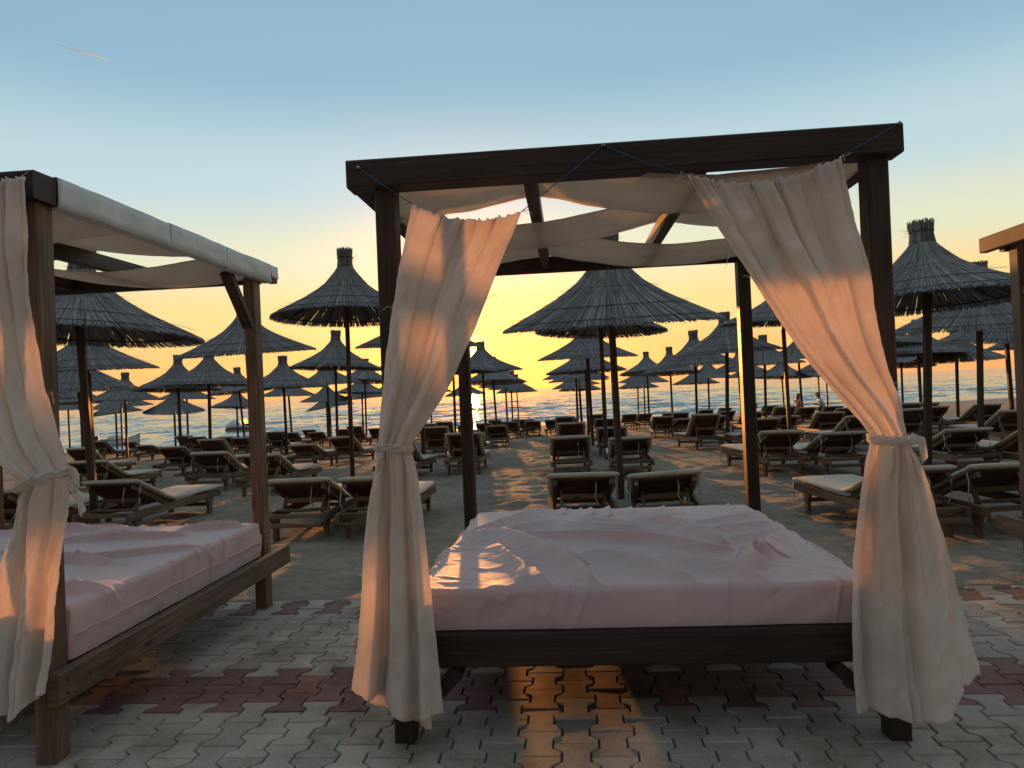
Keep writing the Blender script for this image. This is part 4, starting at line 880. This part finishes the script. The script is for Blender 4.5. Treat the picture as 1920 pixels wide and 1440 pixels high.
    for k, sx in enumerate((-0.31, 0.30, 0.12)):
        y0, z0 = HY - (BL * 0.86) * ca, HZ + BL * 0.86 * sa; ln = R.uniform(0.14, 0.26)
        pts = [(sx, y0, z0 + 0.05), (sx * 1.03, y0 - 0.04, z0 - 0.03), (sx * 1.02 + R.uniform(-.02, .02), y0 - 0.045, z0 - ln * 0.6), (sx + R.uniform(-.03, .03), y0 - 0.03, z0 - ln)]
        ties.append(('tie', MB().tube(pts, 0.006, 5).mesh('tie', M['string'], True), (0, 0, 0)))
    for sx in (-0.325, 0.325):
        ties.append(('tie', MB().tube([(sx, LN - 0.02, 0.30), (sx * 1.02, LN + 0.01, 0.22), (sx * 1.0 + R.uniform(-.02, .02), LN + 0.02, 0.10 + R.uniform(-.03, .04))], 0.006, 5).mesh('tie', M['string'], True), (0, 0, 0)))
    return P, ties
variants = [lounger_parts(rad(a), s) for a, s in ((24, 1), (29, 2), (36, 3), (23, 4), (18, 5), (42, 6), (27, 7))]
cush_alt = {}
for vi, (P, T) in enumerate(variants):
    cu = [p for p in P if p[0] == 'cushion'][0][1]
    for nm in ('cushion_mauve', 'cushion_blue'):
        c2 = cu.copy(); c2.materials.clear(); c2.materials.append(M[nm]); cush_alt[(vi, nm)] = c2
LO = [(-5.46, 7.56), (-4.42, 8.01), (-6.99, 11.99), (-10.12, 16.97), (-15.9, 28.01), (-15.79, 30.11), (-12.75, 25.34), (-12.38, 27.43), (-11.38, 26.26), (-7.72, 16.48), (-6.96, 16.69), (-5.1, 12.23), (-3.86, 11.07), (-11.29, 28.66), (-8.88, 23.73), (-10.8, 30.95), (-8.12, 24.76), (-4.89, 16.94), (-4.14, 17.56), (-8.08, 29.95), (-10.05, 35.9), (-7.32, 31.28), (-8.84, 28.98), (-6.38, 29.22), (-5.42, 28.94), (-2.21, 7.45), (-1.45, 7.34), (-2.01, 12.21), (-0.91, 12.96), (-1.95, 17.94), (-1.01, 16.86), (-0.52, 21.88), (-1.42, 23.32), (-0.17, 27.84), (-0.93, 35.66), (0.22, 33.96), (0.54, 31.86), (0.76, 29.76), (-1.17, 28.45), (-2.69, 28.26), (-4.21, 32.79), (-3.45, 29.64), (-1.93, 29.18), (0.62, 6.87), (1.38, 6.7), (0.88, 11.52), (1.77, 11.19), (1.32, 16.9), (2.09, 15.79), (1.81, 22.71), (2.93, 23.79), (1.74, 24.81), (2.29, 30.13), (1.53, 28.85), (3.5, 31.4), (5.08, 32.02), (5.84, 32.61), (4.56, 22.48), (5.38, 23.14), (4.27, 16.16), (6.6, 30.98), (6.57, 28.88), (8.64, 32.92), (10.77, 37.26), (7.33, 28.06), (8.09, 27.74), (5.6, 20.37), (5.03, 14.66), (7.34, 22.54), (3.88, 10.64), (4.64, 10.34), (8.1, 21.76), (6.55, 17.71), (7.31, 16.93), (6.45, 13.52), (11.04, 25.29), (9.6, 21.05), (11.55, 35.63), (10.87, 30.98), (10.35, 27.78), (10.28, 25.68), (3.43, 6.27), (4.19, 6.25), (6.19, 10.01), (6.95, 9.55), (8.91, 12.96), (9.94, 17.28), (10.86, 16.78), (7.56, 13.79), (10.7, 18.96), (9.13, 16.92)]
YAW = {43: 0.5, 44: -4.0, 45: 0, 46: -2, 81: 6, 82: 3, 69: 6, 70: 5, 83: 4, 84: 6, 1: -3, 0: -2, 25: -2, 26: -1, 59: 5, 67: 4, 74: 6, 88: 2}
VAR = {43: 3, 44: 3, 25: 3, 26: 3, 81: 3, 82: 3, 1: 0, 0: 0}
lrank = ranks(LO); RL = random.Random(8)
for i, (x, y) in enumerate(LO):
    vi = VAR.get(i, RL.choice((0, 1, 1, 2, 4, 5, 6)) if y > 12 else RL.choice((0, 1, 6))); yaw = rad(YAW.get(i, RL.gauss(0, 3.2))) - rad(3.2)   # foot end towards the sea
    c = 'cushion'
    if y > 19:
        c = RL.choice(('cushion', 'cushion_mauve', 'cushion_mauve', 'cushion_blue')) if x < 0 else RL.choice(('cushion', 'cushion', 'cushion_blue', 'cushion_mauve'))
    word = {'cushion': 'cream', 'cushion_mauve': 'mauve', 'cushion_blue': 'bluish'}[c]
    dx, dy = 0.0, -0.17
    lx = x + dy * -math.sin(yaw); ly = y + dy * math.cos(yaw)
    gz = ground(lx, ly + 0.9); sl = (ground(lx, ly + 1.8) - ground(lx, ly + 0.1)) / 1.7
    root = empty('sun_lounger', (lx, ly, ground(lx, ly) - 0.03), (math.atan(sl), RL.gauss(0, 0.008) if i != 44 else -0.05, yaw))
    ph, od = lrank[i]
    tag(root, 'wooden lounger with %s cushion, %s of those %s' % (word, od, ph), 'sun lounger', 'wooden sun loungers on the sand')
    P, T = variants[vi]
    for nm, me, loc in P:
        if y > 24 and nm in ('prop_foot',): continue
        if nm == 'cushion' and c != 'cushion': me = cush_alt[(vi, c)]
        lo = link(nm, me, root, loc)
        if nm == 'cushion': cush = lo
    if y < 14:
        for nm, me, loc in T: link(nm, me, cush, loc)

# ------------------------------------------------------------------ rolled towels on a lounger behind the left curtain
def towel_roll(name, loc, rotz, label):
    mb = MB(); path = [(-0.16 + 0.32 * k / 10, 0.004 * math.sin(k), 0) for k in range(11)]; mb.tube(path, [0.05] + [0.058 + 0.003 * math.sin(k * 2.1) for k in range(9)] + [0.05], 14)
    o = mb.build(name, M['towel'], None, True); o.location = loc; o.rotation_euler = (0, 0, rotz); tag(o, label, 'towel')
towel_roll('rolled_towel', (-2.12, 12.75, ground(-2.1, 12.75) + 0.40), 0.2, 'rolled tan towel on the lounger beside the left curtain')

# ------------------------------------------------------------------ two people sitting by the water
def skin_obj(name, verts, edges, radii, material, parent, sub=2):
    me = bpy.data.meshes.new(name); me.from_pydata(verts, edges, []); me.materials.append(material)
    o = link(name, me, parent); md = o.modifiers.new('skin', 'SKIN'); md.use_smooth_shade = True
    for i, r in enumerate(radii):
        d = me.skin_vertices[0].data[i]; d.radius = r if isinstance(r, tuple) else (r, r); d.use_root = (i == 0)
    s = o.modifiers.new('sub', 'SUBSURF'); s.levels = sub; s.render_levels = sub; return o
def make_person(loc, rotz, label, hair, top, lean, phone):
    root = empty('person', loc, (0, 0, rotz)); tag(root, label, 'person', 'people sitting by the water')
    # faces +x locally; sits on a lounger, seat at z = 0.36
    z0 = 0.40; lx = math.sin(lean)
    V = [(0, 0, z0), (0.03 + lx * .15, 0, z0 + 0.2), (0.03 + lx * .42, 0, z0 + 0.42), (0.04 + lx * .52, 0, z0 + 0.52), (0.06 + lx * .6, 0, z0 + 0.60), (0.085 + lx * .64, 0, z0 + 0.68), (0.075 + lx * .66, 0, z0 + 0.76)]
    Eg = [(0, 1), (1, 2), (2, 3), (3, 4), (4, 5), (5, 6)]; Rr = [(.15, .12), (.12, .10), (.14, .09), (.055, .05), (.05, .055), (.07, .085), (.065, .08)]
    for sy in (-1, 1):
        b = len(V); V += [(0.03 + lx * .42, sy * .17, z0 + 0.44), (0.02 + lx * .35 + .05, sy * .22, z0 + 0.20), (0.22 + lx * .3, sy * (.12 if phone else .18), z0 + (0.22 if phone else 0.08)), (0.30 + lx * .3, sy * .08 if phone else sy * .15, z0 + (0.27 if phone else 0.05))]
        Eg += [(2, b), (b, b + 1), (b + 1, b + 2), (b + 2, b + 3)]; Rr += [.055, .042, .034, .03]
        for f in range(4): V.append((0.36 + lx * .3, sy * (.05 if phone else .13) + 0.018 * (f - 1.5), z0 + (0.30 if phone else 0.03))); Eg.append((b + 3, len(V) - 1)); Rr.append(.010)
        V.append((0.32 + lx * .3, sy * .03 if phone else sy * .10, z0 + (0.31 if phone else 0.06))); Eg.append((b + 3, len(V) - 1)); Rr.append(.010)
        b = len(V); V += [(0.08, sy * .10, z0 + 0.0), (0.46, sy * .12, z0 + 0.04), (0.50, sy * .12, z0 - 0.33), (0.62, sy * .12, z0 - 0.37)]
        Eg += [(0, b), (b, b + 1), (b + 1, b + 2), (b + 2, b + 3)]; Rr += [.095, .06, .04, .03]
    skin_obj('body', V, Eg, Rr, M['skin'], root)
    skin_obj('top', [V[0], V[1], V[2], (V[2][0], 0, z0 + 0.47)] + [(V[2][0], s * .19, z0 + 0.42) for s in (-1, 1)] + [(V[2][0] + .0, s * .23, z0 + 0.28) for s in (-1, 1)], [(0, 1), (1, 2), (2, 3), (2, 4), (2, 5), (4, 6), (5, 7)], [(.165, .135), (.14, .115), (.155, .105), (.07, .06), .075, .075, .062, .062], M[top], root)
    hx, hz = V[6][0], V[6][2]
    skin_obj('hair', [(hx - .02, 0, hz + .02), (hx - .07, 0, hz - .05), (hx - .11, 0, hz - .18), (hx - .13, 0, hz - .32), (hx - .02, .05, hz - .02), (hx - .02, -.05, hz - .02)], [(0, 1), (1, 2), (2, 3), (0, 4), (0, 5)], [(.085, .075), (.09, .085), (.085, .06), (.05, .03), .05, .05], M[hair], root)
    skin_obj('nose', [(hx + .075, 0, hz - .055), (hx + .10, 0, hz - .075)], [(0, 1)], [.010, .012], M['skin'], root, 1)
    skin_obj('shorts', [(0.0, 0, z0 - 0.02), (0.08, .10, z0), (0.34, .12, z0 + .03), (0.08, -.10, z0), (0.34, -.12, z0 + .03)], [(0, 1), (1, 2), (0, 3), (3, 4)], [(.16, .13), .11, .085, .11, .085], M['denim'], root)
def person_at(x, y, rotz, *a): make_person((x, y, ground(x, y) - 0.0), rotz, *a)
person_at(12.75, 33.0, 0.15, 'person in a pink top with long reddish hair, sitting by the water', 'hair_red', 'pink', 0.05, False)
person_at(14.02, 33.2, math.pi - 0.2, 'person in a pale blue shirt with dark hair, leaning over a phone', 'hair_dark', 'blue', 0.35, True)

# ------------------------------------------------------------------ boats
def loft(name, st, material, parent, smooth=True, cap=True):
    n = len(st[0]); V = [p for s in st for p in s]; Fc = []
    for i in range(len(st) - 1):
        for k in range(n - 1): Fc.append((i * n + k, i * n + k + 1, (i + 1) * n + k + 1, (i + 1) * n + k))
    if cap: Fc.append(tuple(range(n))); Fc.append(tuple(reversed(range((len(st) - 1) * n, len(st) * n))))
    mb = MB(); mb.add(V, Fc); return mb.build(name, material, parent, smooth)
def rowing_boat(loc, rotz, label):
    root = empty('rowing_boat', loc, (0, 0, rotz)); tag(root, label, 'boat')
    def hull(sc, z0, z1, n=12):
        st = []
        for i in range(n):
            t = i / (n - 1); x = -1.25 + 2.5 * t; w = 0.55 * sc * (1 - max(0, (t - 0.45) / 0.55) ** 2.2) * (0.85 + 0.15 * min(1, t * 4)); sh = 0.30 * max(0, (t - 0.55) / 0.45) ** 2
            keel = 0.25 * max(0, (t - 0.75) / 0.25) ** 2
            st.append([(x, w * math.cos(a) * (1 if abs(math.cos(a)) > .01 else 0), z0 + keel + (z1 + sh - z0 - keel) * (1 - math.sin(a) ** 0.6 if math.sin(a) > 0 else 1)) for a in [math.pi * k / 8 for k in range(9)]])
        return st
    loft('hull', hull(1.0, -0.12, 0.34), M['boat_white'], root)
    rim = hull(1.0, -0.12, 0.34)
    for e in (0, -1): MB().tube([s[e] for s in rim], 0.03, 6).build('gunwale', M['boat_green'], root, True)
    loft('tarp', [[(x, 0.46 * math.cos(a) * f, 0.28 + 0.34 * math.sin(a) * f) for a in [math.pi * k / 8 for k in range(9)]] for x, f in ((-0.75, 0.35), (-0.6, 0.8), (-0.25, 1.0), (0.1, 0.85), (0.35, 0.3))], M['tarp'], root)
    MB().beam((-1.30, 0, 0.15), (-1.33, 0, 0.62), 0.16, 0.24, (1, 0, 0), 0.05).build('outboard_motor', M['motor'], root)
    MB().beam((-0.9, -0.48, 0.30), (-0.9, 0.48, 0.30), 0.2, 0.03).build('thwart', M['boat_green'], root)
rowing_boat((-25.0, 46.6, SEA_Z + 0.08), 0.16, 'small white and green boat with a tan tarp at the water\'s edge')
def pedal_boat(loc, rotz, label):
    root = empty('pedal_boat', loc, (0, 0, rotz)); tag(root, label, 'boat')
    for sy in (-0.55, 0.55):
        loft('float', [[(x, sy + 0.30 * f * math.cos(a), 0.10 + 0.26 * f * math.sin(a)) for a in [2 * math.pi * k / 12 for k in range(13)]] for x, f in ((-1.25, 0.45), (-1.1, 0.9), (-0.3, 1), (0.6, 1), (1.05, 0.85), (1.25, 0.4))], M['boat_red'], root)
    loft('deck', [[(x, 0.85 * f * math.cos(a), 0.32 + h * math.sin(a)) for a in [math.pi * k / 10 for k in range(11)]] for x, f, h in ((-1.25, 0.9, 0.14), (-0.6, 1, 0.16), (0.2, 1, 0.18), (0.9, 1, 0.2), (1.3, 0.8, 0.08))], M['boat_blue'], root)
    loft('hood', [[(x, 0.7 * f * math.cos(a), 0.42 + h * math.sin(a)) for a in [math.pi * k / 10 for k in range(11)]] for x, f, h in ((-1.2, 0.7, 0.12), (-0.95, 0.95, 0.45), (-0.6, 1, 0.58), (-0.3, 1, 0.45), (-0.15, 0.9, 0.1))], M['boat_white'], root)
    for sy in (-0.35, 0.35):
        MB().beam((0.35, sy, 0.45), (0.15, sy, 1.0), 0.5, 0.08, (1, 0, 0), 0.03).build('seat_back', M['boat_red'], root)
        MB().beam((0.35, sy, 0.55), (0.85, sy, 0.55), 0.5, 0.1, (0, 0, 1), 0.03).build('seat', M['boat_red'], root)
pedal_boat((-22.9, 62.2, SEA_Z + 0.0), 0.1, 'red and white pedal boat floating just off the beach')

# ------------------------------------------------------------------ contrail high in the evening sky
def make_contrail():
    m, nt, b = mat('ice crystal trail')
    b.inputs['Base Color'].default_value = (0.75, 0.9, 1.0, 1); b.inputs['Roughness'].default_value = 1
    t = nd(nt, 'ShaderNodeTexCoord'); s = nd(nt, 'ShaderNodeSeparateXYZ'); nt.links.new(t.outputs['UV'], s.inputs[0])
    r = nd(nt, 'ShaderNodeValToRGB'); setramp(r, [(0.0, (1, 1, 1)), (0.35, (0.85, 0.85, 0.85)), (1.0, (0, 0, 0))]); nt.links.new(s.outputs[0], r.inputs[0])
    tl = nd(nt, 'ShaderNodeBsdfTranslucent'); tl.inputs[0].default_value = (0.8, 1.0, 1.0, 1); ms = nd(nt, 'ShaderNodeMixShader'); ms.inputs[0].default_value = 0.5
    nt.links.new(b.outputs[0], ms.inputs[1]); nt.links.new(tl.outputs[0], ms.inputs[2])
    tr = nd(nt, 'ShaderNodeBsdfTransparent'); mx = nd(nt, 'ShaderNodeMixShader'); nt.links.new(r.outputs[0], mx.inputs[0]); nt.links.new(tr.outputs[0], mx.inputs[1]); nt.links.new(ms.outputs[0], mx.inputs[2])
    nt.links.new(mx.outputs[0], nt.nodes['Material Output'].inputs[0])
    Y = 9000.0; a = Vector((-0.594 * Y, Y, 0.495 * Y)); c = Vector((-0.522 * Y, Y, 0.470 * Y)); n = 12
    mb = MB(); mb.tube([a + (c - a) * k / 11 for k in range(12)], [4 + 8 * (k / 11) ** 0.6 for k in range(12)], 8)
    mb.uv = [(min(1.0, u / 1.1), v) for u, v in mb.uv]
    o = mb.build('contrail', m, None, True); tag(o, 'thin white aircraft trail high in the upper left sky', 'contrail')
make_contrail()
